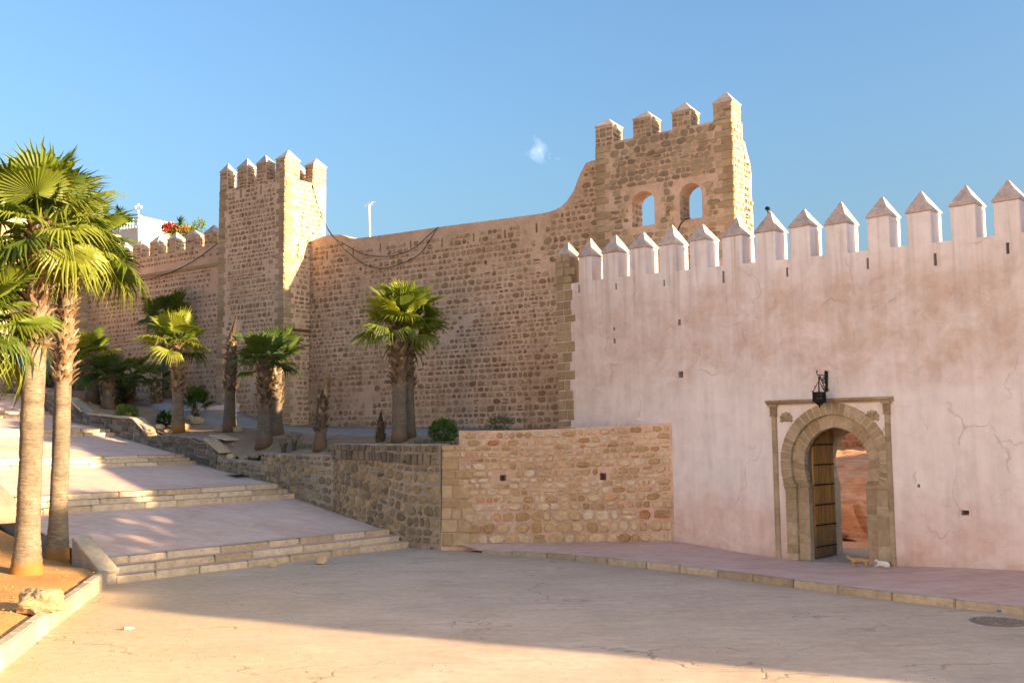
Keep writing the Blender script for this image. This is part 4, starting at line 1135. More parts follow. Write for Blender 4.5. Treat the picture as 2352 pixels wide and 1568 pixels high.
# stair cheeks on the left
ck = thing('stair_cheek', st_pt(.3, STW + .2, .2), 'sloping pale stone slab closing the foot of the stairway beside the palms', 'stair cheek')
p0 = st_pt(-.15, STW + .26, .26); p1 = st_pt(1.2, STW + .26, .95)
slab_at(p0, p1, .46, .1, MAT['kerb'], par=ck, name='slab')
mm = MB(); c_ = [(-.1, -.1), (1.2, .1), (1.2, .93), (-.1, .27)]
mm.add([st_pt(t, STW + w, z) for w in (.05, .46) for t, z in c_], [(0, 1, 2, 3), (7, 6, 5, 4), (0, 4, 5, 1), (1, 5, 6, 2), (2, 6, 7, 3), (3, 7, 4, 0)])
mm.ob('masonry', MAT['mort_g'], ck)
ck2 = thing('stair_cheek', st_pt(5.8, STW + .2, 1.2), 'sloping pale slab beside the second flight at the edge of the picture', 'stair cheek')
slab_at(st_pt(4.9, STW + .34, 1.15), st_pt(7.0, STW + .34, 2.05), .62, .45, MAT['kerb'], par=ck2, name='slab')
# ------------------------------------------------------------------ palms
def m_leaf(name, a, b, c, trans=.45):
    t = NT(name); oi = t.n('ObjectInfo')
    col = t.ramp(oi.outputs['Random'], [(0, a), (.5, b), (1, c)])
    col = t.mul(col, t.ramp(t.noise(3, 3), [(.3, .8), (.7, 1.15)]))
    t.b.inputs['Roughness'].default_value = .5; t.b.inputs['Specular IOR Level'].default_value = .35
    t.L(col, t.b.inputs['Base Color'])
    tr = t.n('BsdfTranslucent'); t.L(t.mul(col, (1.7, 1.5, .45)), tr.inputs['Color'])
    mx = t.n('MixShader'); mx.inputs[0].default_value = trans
    t.t.links.new(t.b.outputs[0], mx.inputs[1]); t.t.links.new(tr.outputs[0], mx.inputs[2]); t.t.links.new(mx.outputs[0], t.out.inputs[0])
    return t.m
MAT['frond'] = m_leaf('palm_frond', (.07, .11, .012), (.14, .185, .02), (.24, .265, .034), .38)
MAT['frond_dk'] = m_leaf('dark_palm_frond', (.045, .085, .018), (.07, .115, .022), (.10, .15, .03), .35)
MAT['dry'] = m_leaf('dry_frond', (.30, .20, .10), (.38, .27, .15), (.45, .34, .20), .2)
def m_trunk(name, base, band, foot):
    t = NT(name); tc = t.n('TexCoord'); ob = tc.outputs['Object']; z = t.sep(ob)[2]
    r = t.noise((3.5, 3.5, 21), 7, .72, ob, 1.6); f = t.noise(3.5, 7, .65, ob)
    c = t.ramp(r, [(.3, band), (.52, base), (.75, tuple(min(1, x * 1.22) for x in base))])
    c = t.mul(c, t.ramp(f, [(.3, .58), (.7, 1.16)])); c = t.mul(c, t.ramp(t.noise((.9, .9, .5), 4, .6, ob), [(.35, .78), (.65, 1.1)]))
    fm = t.n('MapRange'); t.L(t.math('MULTIPLY_ADD', t.noise(5, 4, .6, ob), .35, z), fm.inputs[0]); fm.inputs[1].default_value = .58; fm.inputs[2].default_value = .38
    c = t.mix(fm.outputs[0], c, foot); t.bump(t.math('ADD', r, t.math('MULTIPLY', f, .5)), .8, .04); return t.done(c, .95)
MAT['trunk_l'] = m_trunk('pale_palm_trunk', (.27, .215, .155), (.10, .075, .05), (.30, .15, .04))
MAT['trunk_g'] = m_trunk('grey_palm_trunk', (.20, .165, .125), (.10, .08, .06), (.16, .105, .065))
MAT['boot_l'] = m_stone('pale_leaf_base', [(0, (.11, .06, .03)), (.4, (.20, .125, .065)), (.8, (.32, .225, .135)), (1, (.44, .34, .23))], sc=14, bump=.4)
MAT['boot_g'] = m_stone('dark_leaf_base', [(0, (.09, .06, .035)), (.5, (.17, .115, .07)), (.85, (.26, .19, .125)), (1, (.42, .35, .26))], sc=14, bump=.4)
MAT['fibre'] = m_simple('palm_fibre', (.075, .045, .025), .95, 0, .4, 20, .8)

def fan_mesh(name, rng, mat, nseg=26, spread=118, pet=.75, droop=.25, cup=.22, split=.52, tipdroop=.25):
    """a palmate frond: stalk along +x, pleated fan with split hanging tips; blade radius 1"""
    m = MB(); L = pet
    bend = lambda x: -.10 * (x / L) ** 2 * L if x < L else 0
    pts = [V((L * k / 4, 0, .06 * math.sin(math.pi * k / 4))) for k in range(5)]
    m.tube(pts, [.032, .024, .02, .018, .016], 4, False)
    def P(r, a, lift=0., dr=0.):
        x = L + r * math.cos(a); y = r * math.sin(a)
        k = max(0, math.cos(a)); z = -droop * r * r * (.6 + .4 * k) + cup * abs(y) * (1 if abs(a) < 1.6 else .7) + lift - dr
        return V((x, y, z))
    sp = rad(spread)
    for i in range(nseg):
        a0 = lerp(-sp, sp, i / nseg); a1 = lerp(-sp, sp, (i + 1) / nseg); am = (a0 + a1) / 2
        R = (.80 + .20 * math.cos(am * .75)) * rng.uniform(.9, 1.06); r1 = .05; r2 = split * R * rng.uniform(.9, 1.1); r3 = .8 * R
        w = (a1 - a0) / 2; td = tipdroop * rng.uniform(.4, 1.6) * (1 + .6 * abs(am) / sp); am2 = am + rng.uniform(-.05, .05)
        lift = .034
        vs = [P(r1, a0), P(r1, am, .008), P(r1, a1), P(r2, a0), P(r2, am, lift), P(r2, a1),
              P(r3, am2 - w * .42, 0, td * .28), P(r3, am2, .02, td * .28), P(r3, am2 + w * .42, 0, td * .28), P(R, am2 + rng.uniform(-.06, .06), 0, td)]
        m.add(vs, [(0, 1, 4, 3), (1, 2, 5, 4), (3, 4, 7, 6), (4, 5, 8, 7), (6, 7, 9), (7, 8, 9)])
    return mesh(name, m.v, m.f, mat, False, False)
_r = random.Random(12)
FAN = {}
for key, mt in (('l', 'frond'), ('d', 'frond_dk'), ('y', 'dry')):
    FAN[key] = [fan_mesh('frond', _r, MAT[mt], 32, _r.uniform(112, 132), .6, .03, .20, .72, .04), fan_mesh('frond', _r, MAT[mt], 32, _r.uniform(112, 130), .7, .08, .22, .68, .09),
                fan_mesh('frond', _r, MAT[mt], 32, _r.uniform(108, 126), .8, .14, .16, .63, .18), fan_mesh('frond', _r, MAT[mt], 30, _r.uniform(100, 120), .8, .22, .08, .56, .32)]
def boot_mesh(rng, mat):
    """the split, upturned stub of an old leaf stalk"""
    m = MB(); w = .085
    vs = []
    for (x, z, hw, th) in ((0, 0, w, .02), (.035, .06, w * .8, .022), (.085, .115, w * .5, .018)):
        vs += [V((x, -hw, z)), V((x + th, 0, z - .01)), V((x, hw, z)), V((x - th, 0, z + .012))]
    tip = [V((.13, -.045 * rng.uniform(.3, 1.4), .16)), V((.125, .045 * rng.uniform(.3, 1.4), .15))]
    fs = []
    for i in range(2):
        for j in range(4): fs.append((i * 4 + j, i * 4 + (j + 1) % 4, i * 4 + 4 + (j + 1) % 4, i * 4 + 4 + j))
    vs += tip; fs += [(8, 9, 12), (9, 10, 13), (10, 11, 13), (11, 8, 12), (9, 13, 12), (11, 12, 13)]
    return mesh('leaf_base', vs, fs, mat)
BOOT = {k: [boot_mesh(_r, MAT[m]) for _ in range(4)] for k, m in (('l', 'boot_l'), ('g', 'boot_g'))}

def palm(label, base, top, r0, r1, nf, size, seed, light=True, boots=(.55, 1.), boot_obj=True, elev=(78, -38), key=None, trunk=None, bootkey=None, group=None, flare=1.6, dead=0, az0=None, petiole=1., bend=0.):
    rng = random.Random(seed)
    root = bpy.data.objects.new('palm_tree', None); COL.objects.link(root); root.location = base; root.empty_display_size = .3
    tag(root, label, 'palm tree', group)
    top = top - base; H = top.length; N = 22 if not boot_obj else 110; pts = []; rs = []
    side = V((rng.uniform(-1, 1), rng.uniform(-1, 1), 0)) * bend
    for i in range(N + 1):
        k = i / N; p = top * k + V((top.x, top.y, 0)) * (k * k - k) * .4 + side * math.sin(math.pi * k); p = V((p.x, p.y, top.z * k))
        r = lerp(r0, r1, min(1, k * 1.1)) * (1 + (flare - 1) * math.exp(-k * H / .45)) * (1 + (.03 if not boot_obj else .022) * rng.uniform(-1, 1))
        if k > boots[0]: r *= 1.06
        pts.append(p); rs.append(r)
    pts[0].z -= .12
    m = MB().tube(pts, rs, 14 if not boot_obj else 20)
    if boot_obj:                                          # rough, slightly fluted bark
        nn_ = 20
        for i_, v_ in enumerate(m.v):
            c_ = pts[min(i_ // nn_, N)]; d_ = v_ - c_; m.v[i_] = c_ + d_ * (1 + .07 * mn.noise(V((d_.x * 7, d_.y * 7, v_.z * 1.3 + seed))) + .035 * mn.noise(V((d_.x * 16, d_.y * 16, v_.z * 14))))
    tr = bpy.data.objects.new('trunk', mesh('trunk', m.v, m.f, MAT[trunk or ('trunk_l' if light else 'trunk_g')], True)); COL.objects.link(tr); tr.parent = root
    def at(k):
        x = min(k, 1.) * N; i = min(int(x), N - 1); return pts[i].lerp(pts[i + 1], x - i), lerp(rs[i], rs[i + 1], x - i)
    # leaf bases in spirals
    bk = bootkey or ('l' if light else 'g'); z = boots[0] * H; j = 0; joined = MB()
    cnt = 0
    step = .021 if boot_obj else .014
    while z < boots[1] * H:
        k = z / H; p, r = at(min(k, .999)); a = j * 2.4 + rng.uniform(-.25, .25); s = rng.uniform(.8, 1.35) * (r / .2) ** .6 * (1.0 if boot_obj else .8)
        Mx = Matrix.Translation(p + V((math.cos(a), math.sin(a), 0)) * r * .92) @ Matrix.Rotation(a, 4, 'Z') @ Matrix.Rotation(rng.uniform(-.25, .35), 4, 'Y') @ Matrix.Scale(s, 4)
        if boot_obj and cnt < 140:
            o = bpy.data.objects.new('leaf_base', rng.choice(BOOT[bk])); COL.objects.link(o); o.parent = root; o.matrix_basis = Mx; cnt += 1
        else:
            me = rng.choice(BOOT[bk]); joined.add([Mx @ v.co for v in me.vertices], [tuple(f.vertices) for f in me.polygons])
        z += step * rng.uniform(.7, 1.3); j += 1
    if joined.v:
        o = bpy.data.objects.new('leaf_bases', mesh('leaf_bases', joined.v, joined.f, MAT['boot_l' if bk == 'l' else 'boot_g'])); COL.objects.link(o); o.parent = root; o['kind'] = 'stuff'
    # fibrous heart of the crown
    hm = MB().tube([top + V((0, 0, -.35)), top + V((0, 0, -.1)), top + V((0, 0, .12)), top + V((0, 0, .3))], [r1 * 1.05, r1 * 1.1, r1 * .8, r1 * .25], 9)
    o = bpy.data.objects.new('crown_heart', mesh('crown_heart', hm.v, hm.f, MAT['fibre'], True)); COL.objects.link(o); o.parent = root
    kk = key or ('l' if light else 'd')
    for i in range(nf + dead):
        u = (i + .5) / nf; isd = i >= nf
        if isd: u = 1.
        e = lerp(elev[0], elev[1], u ** .85) + rng.uniform(-9, 9); a = i * 2.39996 + rng.uniform(-.3, .3) + (az0 or 0)
        if isd: e = rng.uniform(-75, -55)
        v = 0 if e > 55 else 1 if e > 22 else 2 if e > -8 else 3
        me = FAN['y' if isd else kk][v if rng.random() < .75 else min(3, v + 1)]
        s = size * rng.uniform(.85, 1.12)
        o = bpy.data.objects.new('frond', me); COL.objects.link(o); o.parent = root
        p = top + V((0, 0, lerp(.22, -.18, u))) + V((math.cos(a), math.sin(a), 0)) * r1 * .5
        o.matrix_basis = Matrix.Translation(p) @ Matrix.Rotation(a, 4, 'Z') @ Matrix.Rotation(-rad(e), 4, 'Y') @ Matrix.Rotation(rng.uniform(-.45, .45), 4, 'X') @ Matrix.Diagonal((s * petiole, s, s, 1))
    return root
def bz_at(px, py, y):
    """a spot on the terrace at this pixel column and depth"""
    p = at_y(px, py, y); return V((p.x, p.y, bed_z(p.x, p.y) - .02))
G = 'palms on the terrace'
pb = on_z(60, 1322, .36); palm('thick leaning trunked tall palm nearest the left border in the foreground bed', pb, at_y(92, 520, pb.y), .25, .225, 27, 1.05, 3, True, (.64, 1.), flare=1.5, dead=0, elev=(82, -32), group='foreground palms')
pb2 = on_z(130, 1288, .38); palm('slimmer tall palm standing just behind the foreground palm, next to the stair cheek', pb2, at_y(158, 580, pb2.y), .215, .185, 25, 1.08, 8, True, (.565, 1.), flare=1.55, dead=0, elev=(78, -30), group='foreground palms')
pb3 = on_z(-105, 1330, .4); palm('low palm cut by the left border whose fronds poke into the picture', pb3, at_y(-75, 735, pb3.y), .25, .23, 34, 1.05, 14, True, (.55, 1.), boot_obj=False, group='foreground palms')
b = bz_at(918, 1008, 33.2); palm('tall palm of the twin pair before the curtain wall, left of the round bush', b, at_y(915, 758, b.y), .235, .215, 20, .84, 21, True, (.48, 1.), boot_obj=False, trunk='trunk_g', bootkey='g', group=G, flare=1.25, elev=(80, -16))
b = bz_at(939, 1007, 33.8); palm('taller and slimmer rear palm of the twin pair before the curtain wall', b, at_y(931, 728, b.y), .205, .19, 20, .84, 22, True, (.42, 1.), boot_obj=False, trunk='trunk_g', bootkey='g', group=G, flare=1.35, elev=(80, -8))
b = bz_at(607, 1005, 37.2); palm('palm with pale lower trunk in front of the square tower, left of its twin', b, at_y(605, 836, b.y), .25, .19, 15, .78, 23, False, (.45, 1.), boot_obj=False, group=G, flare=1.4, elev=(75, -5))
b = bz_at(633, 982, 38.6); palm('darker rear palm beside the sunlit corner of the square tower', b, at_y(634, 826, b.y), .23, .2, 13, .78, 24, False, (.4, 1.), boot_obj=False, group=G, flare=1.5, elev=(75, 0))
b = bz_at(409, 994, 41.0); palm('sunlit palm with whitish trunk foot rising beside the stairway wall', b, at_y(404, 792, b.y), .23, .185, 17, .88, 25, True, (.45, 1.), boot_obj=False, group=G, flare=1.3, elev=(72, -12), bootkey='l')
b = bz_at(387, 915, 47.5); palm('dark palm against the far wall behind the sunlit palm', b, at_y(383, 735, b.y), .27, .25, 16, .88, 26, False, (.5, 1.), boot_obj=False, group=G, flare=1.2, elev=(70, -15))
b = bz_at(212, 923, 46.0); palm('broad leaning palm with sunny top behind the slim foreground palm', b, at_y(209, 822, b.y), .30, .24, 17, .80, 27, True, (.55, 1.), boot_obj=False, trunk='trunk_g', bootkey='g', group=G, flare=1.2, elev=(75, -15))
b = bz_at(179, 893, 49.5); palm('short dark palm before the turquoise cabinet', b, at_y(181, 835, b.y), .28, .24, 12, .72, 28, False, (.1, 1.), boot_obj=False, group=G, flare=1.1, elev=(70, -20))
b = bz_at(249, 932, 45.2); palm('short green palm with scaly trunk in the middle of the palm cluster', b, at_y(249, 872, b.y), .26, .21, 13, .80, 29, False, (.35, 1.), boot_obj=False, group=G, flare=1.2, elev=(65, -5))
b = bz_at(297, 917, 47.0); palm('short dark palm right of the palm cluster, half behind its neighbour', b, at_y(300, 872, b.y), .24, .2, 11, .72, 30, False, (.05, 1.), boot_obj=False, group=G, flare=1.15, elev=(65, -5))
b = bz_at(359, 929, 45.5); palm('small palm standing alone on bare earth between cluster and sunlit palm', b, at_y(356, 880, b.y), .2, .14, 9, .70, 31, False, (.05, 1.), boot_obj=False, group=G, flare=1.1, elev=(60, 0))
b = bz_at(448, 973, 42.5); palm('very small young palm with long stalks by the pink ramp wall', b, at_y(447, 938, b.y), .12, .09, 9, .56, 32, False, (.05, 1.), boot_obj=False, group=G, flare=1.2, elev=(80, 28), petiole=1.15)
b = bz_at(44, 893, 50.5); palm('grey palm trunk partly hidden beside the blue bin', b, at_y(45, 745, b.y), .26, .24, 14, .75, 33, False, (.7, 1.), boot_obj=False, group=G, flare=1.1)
# dead palms
def dead_palm(label, base, top, r0, r1, boots, seed, spike, tuft):
    o = palm(label, base, top, r0, r1, 0, 1, seed, False, boots, False, group='dead palms on the terrace', flare=1.25)
    rng = random.Random(seed); t = top - base
    m = MB(); d = V(spike); m.tube([t - V((0, 0, .2)), t + d * .35 + V((0, 0, .02)), t + d * .7, t + d], [r1 * .9, r1 * .55, r1 * .3, r1 * .12], 6)
    q = bpy.data.objects.new('withered_spear', mesh('withered_spear', m.v, m.f, MAT['dry' if tuft else 'fibre'])); COL.objects.link(q); q.parent = o
    return o
b = bz_at(527, 985, 39.8); dp = dead_palm('tall dead palm with bare pointed top before the square tower', b, at_y(533, 775, b.y), .24, .15, (.42, 1.), 41, (.16, 0, .85), 0)
q = bpy.data.objects.new('frond', FAN['d'][3]); COL.objects.link(q); q.parent = dp; t_ = at_y(533, 775, b.y) - b
q.matrix_basis = Matrix.Translation(t_ + V((.1, 0, .25))) @ Matrix.Rotation(-.2, 4, 'Z') @ Matrix.Rotation(rad(40), 4, 'Y') @ Matrix.Scale(.34, 4)
b = bz_at(735, 1017, 35.0); dp = dead_palm('dead palm stump with one straw coloured frond sticking up', b, at_y(742, 915, b.y), .2, .13, (.3, 1.), 42, (.16, 0, .55), 1)
for i_, (a_, e_) in enumerate(((-.1, 76), (.5, 70), (-.6, 68))):
    q = bpy.data.objects.new('frond', FAN['y'][0]); COL.objects.link(q); q.parent = dp; t_ = at_y(742, 915, b.y) - b
    q.matrix_basis = Matrix.Translation(t_ + V((.10, 0, .25))) @ Matrix.Rotation(a_, 4, 'Z') @ Matrix.Rotation(-rad(e_), 4, 'Y') @ Matrix.Rotation(1.2, 4, 'X') @ Matrix.Diagonal((.36, .13, .3, 1))
b = bz_at(873, 1001, 34.6); dead_palm('tiny dead palm stump left of the twin palms', b, at_y(874, 968, b.y), .12, .09, (.05, 1.), 43, (.03, 0, .42), 0)

# ------------------------------------------------------------------ shrubs
def leaf_cloud(rng, c, rx, ry, rz, n, ls, hollow=.35, up=.3, narrow=.45):
    m = MB()
    for _ in range(n):
        d = V((rng.gauss(0, 1), rng.gauss(0, 1), rng.gauss(0, 1))).normalized(); r = lerp(hollow, 1, rng.random() ** .5) * (1 + .22 * mn.noise(d * 2.3 + V((c.x, c.y, c.z))))
        p = c + V((d.x * rx, d.y * ry, d.z * rz)) * r
        a = (d + V((rng.uniform(-.8, .8), rng.uniform(-.8, .8), rng.uniform(-.5, .8) + up))).normalized(); b = a.cross(V((rng.uniform(-1, 1), rng.uniform(-1, 1), rng.uniform(-1, 1)))).normalized()
        L = ls * rng.uniform(.6, 1.3); w = L * narrow; nn = a.cross(b)
        m.add([p, p + a * L * .5 + b * w * .5 + nn * .1 * L, p + a * L, p + a * L * .5 - b * w * .5 + nn * .1 * L], [(0, 1, 2, 3)])
    return m
def m_foliage(name, a, b):
    t = NT(name); c = t.ramp(t.geo.outputs['Random Per Island'], [(0, a), (1, b)]); t.L(c, t.b.inputs['Base Color']); t.b.inputs['Roughness'].default_value = .6
    tr = t.n('BsdfTranslucent'); t.L(t.mul(c, (1.4, 1.4, .8)), tr.inputs['Color']); mx = t.n('MixShader'); mx.inputs[0].default_value = .3
    t.t.links.new(t.b.outputs[0], mx.inputs[1]); t.t.links.new(tr.outputs[0], mx.inputs[2]); t.t.links.new(mx.outputs[0], t.out.inputs[0]); return t.m
MAT['bush'] = m_foliage('bush_leaves', (.035, .085, .014), (.095, .18, .03))
MAT['bush_y'] = m_foliage('yellow_green_leaves', (.08, .14, .02), (.22, .29, .05))
MAT['bush_d'] = m_foliage('dark_leaves', (.02, .05, .016), (.05, .095, .025))
MAT['olive'] = m_foliage('olive_leaves', (.10, .12, .065), (.19, .20, .12))
MAT['straw'] = m_foliage('dry_leaves', (.22, .17, .09), (.34, .27, .16))
MAT['twig'] = m_simple('twigs', (.13, .095, .065), .9, 0, .3, 20)
def bush(name, label, base, rx, rz, n, ls, mat, seed, stems=5, narrow=.5, cz=None, cat='shrub', hollow=.3):
    rng = random.Random(seed); t = thing(name, base, label, cat); c = base + V((0, 0, cz if cz is not None else rz * .9))
    m = leaf_cloud(rng, c, rx, rx * .85, rz, n, ls, hollow, .3, narrow); o = m.ob('foliage', MAT[mat], t, False, False); o['kind'] = 'stuff'
    for i in range(stems):
        a = rng.uniform(0, 6.28); e = c + V((math.cos(a) * rx * .6, math.sin(a) * rx * .6, rng.uniform(-.2, .5) * rz))
        MB().tube([base + V((math.cos(a) * .04, math.sin(a) * .04, -.05)), base.lerp(e, .5) + V((0, 0, .05)), e], [.022, .015, .006], 5).ob('stem', MAT['twig'], t)
    return t
bush('round_bush', 'round dense green bush at the left end of the pale low wall', bz_at(1018, 1012, 32.3), .46, .36, 1700, .085, 'bush', 1)
bush('leggy_shrub', 'small leggy grey green shrub showing above the pale low wall', bz_at(1148, 990, 32.6), .34, .17, 260, .15, 'olive', 2, 7, .25, cz=.50)
bush('leafy_shrub', 'bright green shrub on the parapet wall below the palm cluster', bz_at(290, 958, 42.8), .44, .26, 700, .12, 'bush_y', 3)
bush('dark_shrub', 'dark green shrub left of the sunlit palm foot', bz_at(381, 984, 41.6), .34, .28, 420, .15, 'bush_d', 4)
bush('dark_bush', 'tall dark bush behind the scaly palm of the cluster', bz_at(263, 926, 46.6), .62, .62, 1100, .13, 'bush_d', 5)
bush('low_bush', 'low dark bush between the two foreground trunks', bz_at(113, 893, 48.5), .42, .32, 500, .11, 'bush_d', 6)
bush('dry_shrub', 'leafless brown twiggy shrub right of the pale trunked palm', bz_at(652, 1016, 36.0), .30, .26, 90, .07, 'straw', 7, 16, .4, cz=.36, hollow=.6)
bush('dry_shrub', 'greyer dry shrub next to the leafless one, towards the dead palm stump', bz_at(676, 1017, 35.8), .30, .28, 240, .07, 'olive', 8, 14, .35, cz=.36, hollow=.5)
for i_, (px, d_, r_) in enumerate(((800, 34.0, .16), (770, 34.6, .14), (838, 33.2, .2), (852, 32.8, .22), (885, 32.6, .2), (972, 32.2, .2))):
    pass
# weeds and grass as one mass
rng = random.Random(77); m = MB()
def tuft(p, n, h, s):
    for _ in range(n):
        a = rng.uniform(0, 6.28); q = p + V((rng.gauss(0, s), rng.gauss(0, s), -.01)); t = q + V((math.cos(a), math.sin(a), 0)) * h * rng.uniform(.2, .7) + V((0, 0, h * rng.uniform(.5, 1.1)))
        e = V((-math.sin(a), math.cos(a), 0)) * h * .09
        m.add([q - e, q + e, q.lerp(t, .55) + e * .7 + V((0, 0, h * .1)), t], [(0, 1, 2, 3)])
for px, d_ in ((800, 33.9), (775, 34.5), (838, 33.2), (852, 32.8), (865, 32.9), (885, 32.6), (972, 32.2), (905, 32.4), (990, 31.8), (700, 35.5), (1035, 31.4), (825, 33.0), (950, 32.0)):
    tuft(bz_at(px, 1000, d_), 60, .17, .2)
for px, py in ((300, 1308), (345, 1306), (360, 1305), (412, 1300), (450, 1296), (640, 1284), (760, 1266), (880, 1252)): tuft(on_z(px, py, .0), 14, .12, .06)
for px, py in ((1130, 1268), (1155, 1270), (1185, 1273), (1060, 1258), (1045, 1253)): tuft(on_z(px, py, .0), 24, .12, .1)
for px, py in ((620, 1215), (560, 1232), (780, 1198), (840, 1190)): tuft(on_z(px, py, .45), 8, .1, .05)
o = m.ob('weeds', MAT['olive'], None, False, False); tag(o, 'thin weeds and dry grass along the terrace edge and steps', 'weeds', kind='stuff')
m = MB()
for _ in range(60): tuft(on_z(rng.uniform(-30, 45), rng.uniform(1205, 1235), .42), 6, .12, .1)
o = m.ob('grass', MAT['bush_y'], None, False, False); tag(o, 'patch of bright grass beside the foreground palm', 'grass', kind='stuff')
# ------------------------------------------------------------------ behind the gate: rocks, red wall, fallen column
MAT['rock'] = None
def m_rock():
    t = NT('red_rock'); z = t.sep()[2]; st = t.noise((.7, .7, 9), 6, .6, None, .5); f = t.noise(2.2, 8, .68)
    c = t.ramp(st, [(.3, (.42, .20, .10)), (.5, (.58, .30, .155)), (.72, (.68, .39, .22))]); c = t.mul(c, t.ramp(f, [(.3, .7), (.7, 1.15)]))
    t.bump(t.math('ADD', st, f), .8, .08); return t.done(c, .97)
MAT['rock'] = m_rock()
GF = PW
base_o = -((on_z(1915, 1234, .2) - W_O).dot(-PW.n)); BO = base_o
def rockz(s, o):
    d = BO - o                                             # distance behind the foot of the bank
    n = .5 * mn.noise(V((s * .5, o * .5, 1))) + .25 * mn.noise(V((s * 1.6, o * 1.6, 4)))
    k = d + n * 1.1
    z = .2 + interp(k, [-.2, 0, .25, .5, .8, 1.9, 2.2, 2.6, 4.5, 5, 9, 14], [0, .25, .75, .95, 1.05, 1.15, 1.4, 1.6, 1.8, 2.0, 2.35, 2.7])
    return z + .10 * mn.noise(V((s * 2.5, o * 2.5, 8))) + .05 * mn.noise(V((s * 6, o * 6, 2)))
rows = [[PW.pt(s, rockz(s, o), o) for s in np.linspace(-14, 4, 90)] for o in np.concatenate([np.linspace(BO + .4, BO - 3, 46), np.linspace(BO - 3.2, BO - 12, 24)])]
bank = sheet('rock_bank', rows, MAT['rock'], smooth=False); tag(bank, kind='structure')
yard = sheet('yard_earth', [[PW.pt(s, .17 + .03 * mn.noise(V((s, o, 0))), o) for s in np.linspace(-14, 5, 20)] for o in np.linspace(-1.8, BO - 1, 8)], m_dirt('yard_red_earth', (.48, .25, .14), (.58, .33, .19), (.65, .40, .25))); tag(yard, kind='structure')
WB = Frame(PW.pt(0, 0, BO - 10.5), PW.d)
rw = thing('red_wall', WB.pt(-7, 2.4), 'reddish rubble wall on the rocky bank seen through the gate', 'wall')
ra_, rb_ = WB.s(1840, 1000), WB.s(2010, 1000)
MB().slab(WB, [(ra_ - 2, 1.5), (rb_ + 2, 1.5), (rb_ + 2, 6.2), (ra_ - 2, 6.2)], 0, -.8).ob('wall', MAT['mort_red'], rw)
rws = Stones(rw, MAT['red'], 91, n=8)
rws.field(lambda a, b: WB.pt(lerp(ra_ - .5, rb_ + .5, a), lerp(2.2, 5.6, b)), rb_ - ra_ + 1, 3.4, WB.n, .24, (.18, .42), .05, .05, None, ragged=.15); rws.build(200)
def rock(name, label, c, sx, sy, sz, mat, seed, cat='rock', rot=0., tilt=None, sub=2, amp=.22, parent=None):
    b = bmesh.new(); bmesh.ops.create_icosphere(b, subdivisions=sub, radius=1); rng = random.Random(seed); off = V((seed * 3.1, seed * 1.7, seed))
    for v in b.verts:
        d = v.co.normalized(); r = 1 + amp * mn.noise(d * 1.4 + off) + amp * .5 * abs(mn.noise(d * 3.3 + off)) + amp * .18 * mn.noise(d * 9 + off)
        e = 3.2; k = (abs(d.x) ** e + abs(d.y) ** e + abs(d.z) ** e) ** (-1 / e); v.co = V((d.x * k * r * sx, d.y * k * r * sy, d.z * k * r * sz))
    if tilt: b.transform(tilt)
    b.transform(Matrix.Rotation(rot, 4, 'Z')); me = bpy.data.meshes.new(name); b.to_mesh(me); b.free(); me.materials.append(mat)
    o = bpy.data.objects.new(name, me); COL.objects.link(o); o.location = c
    if parent: o.parent = parent
    elif label: tag(o, label, cat)
    return o
fc = PW.pt(*PW.sz(1984, 1188, BO + .55), BO + .55)
rock('fallen_stone', 'big reddish stone block leaning against the rocks inside the gate', fc, .17, .17, .48, MAT['rock'], 4, tilt=Matrix.Rotation(-.42, 4, 'Y'), sub=3, amp=.08, rot=-.7)
for i, (px, py, sz, lb) in enumerate(((1932, 1226, .16, 'small rounded rock at the foot of the bank inside the gate'), (1906, 1231, .2, 'low flat rock just right of the open door leaf'))):
    p = PW.pt(*PW.sz(px, py, BO + .5), BO + .5); rock('boulder', lb, p, sz * 1.2, sz, sz * .8, MAT['rock'], 6 + i)

# ------------------------------------------------------------------ buildings added outside the frame to shape the light
kh = thing('yard_shade_house', PW.pt(19, 0, -18), 'plain house block added out of view behind the rampart to shade the gate yard', 'house')  # unseen block added to keep direct sun off the yard
MB().slab(PW, [(12, -.4), (26, -.4), (26, 6.6), (12, 6.6)], -3.5, -32).ob('wall', MAT['cap'], kh)

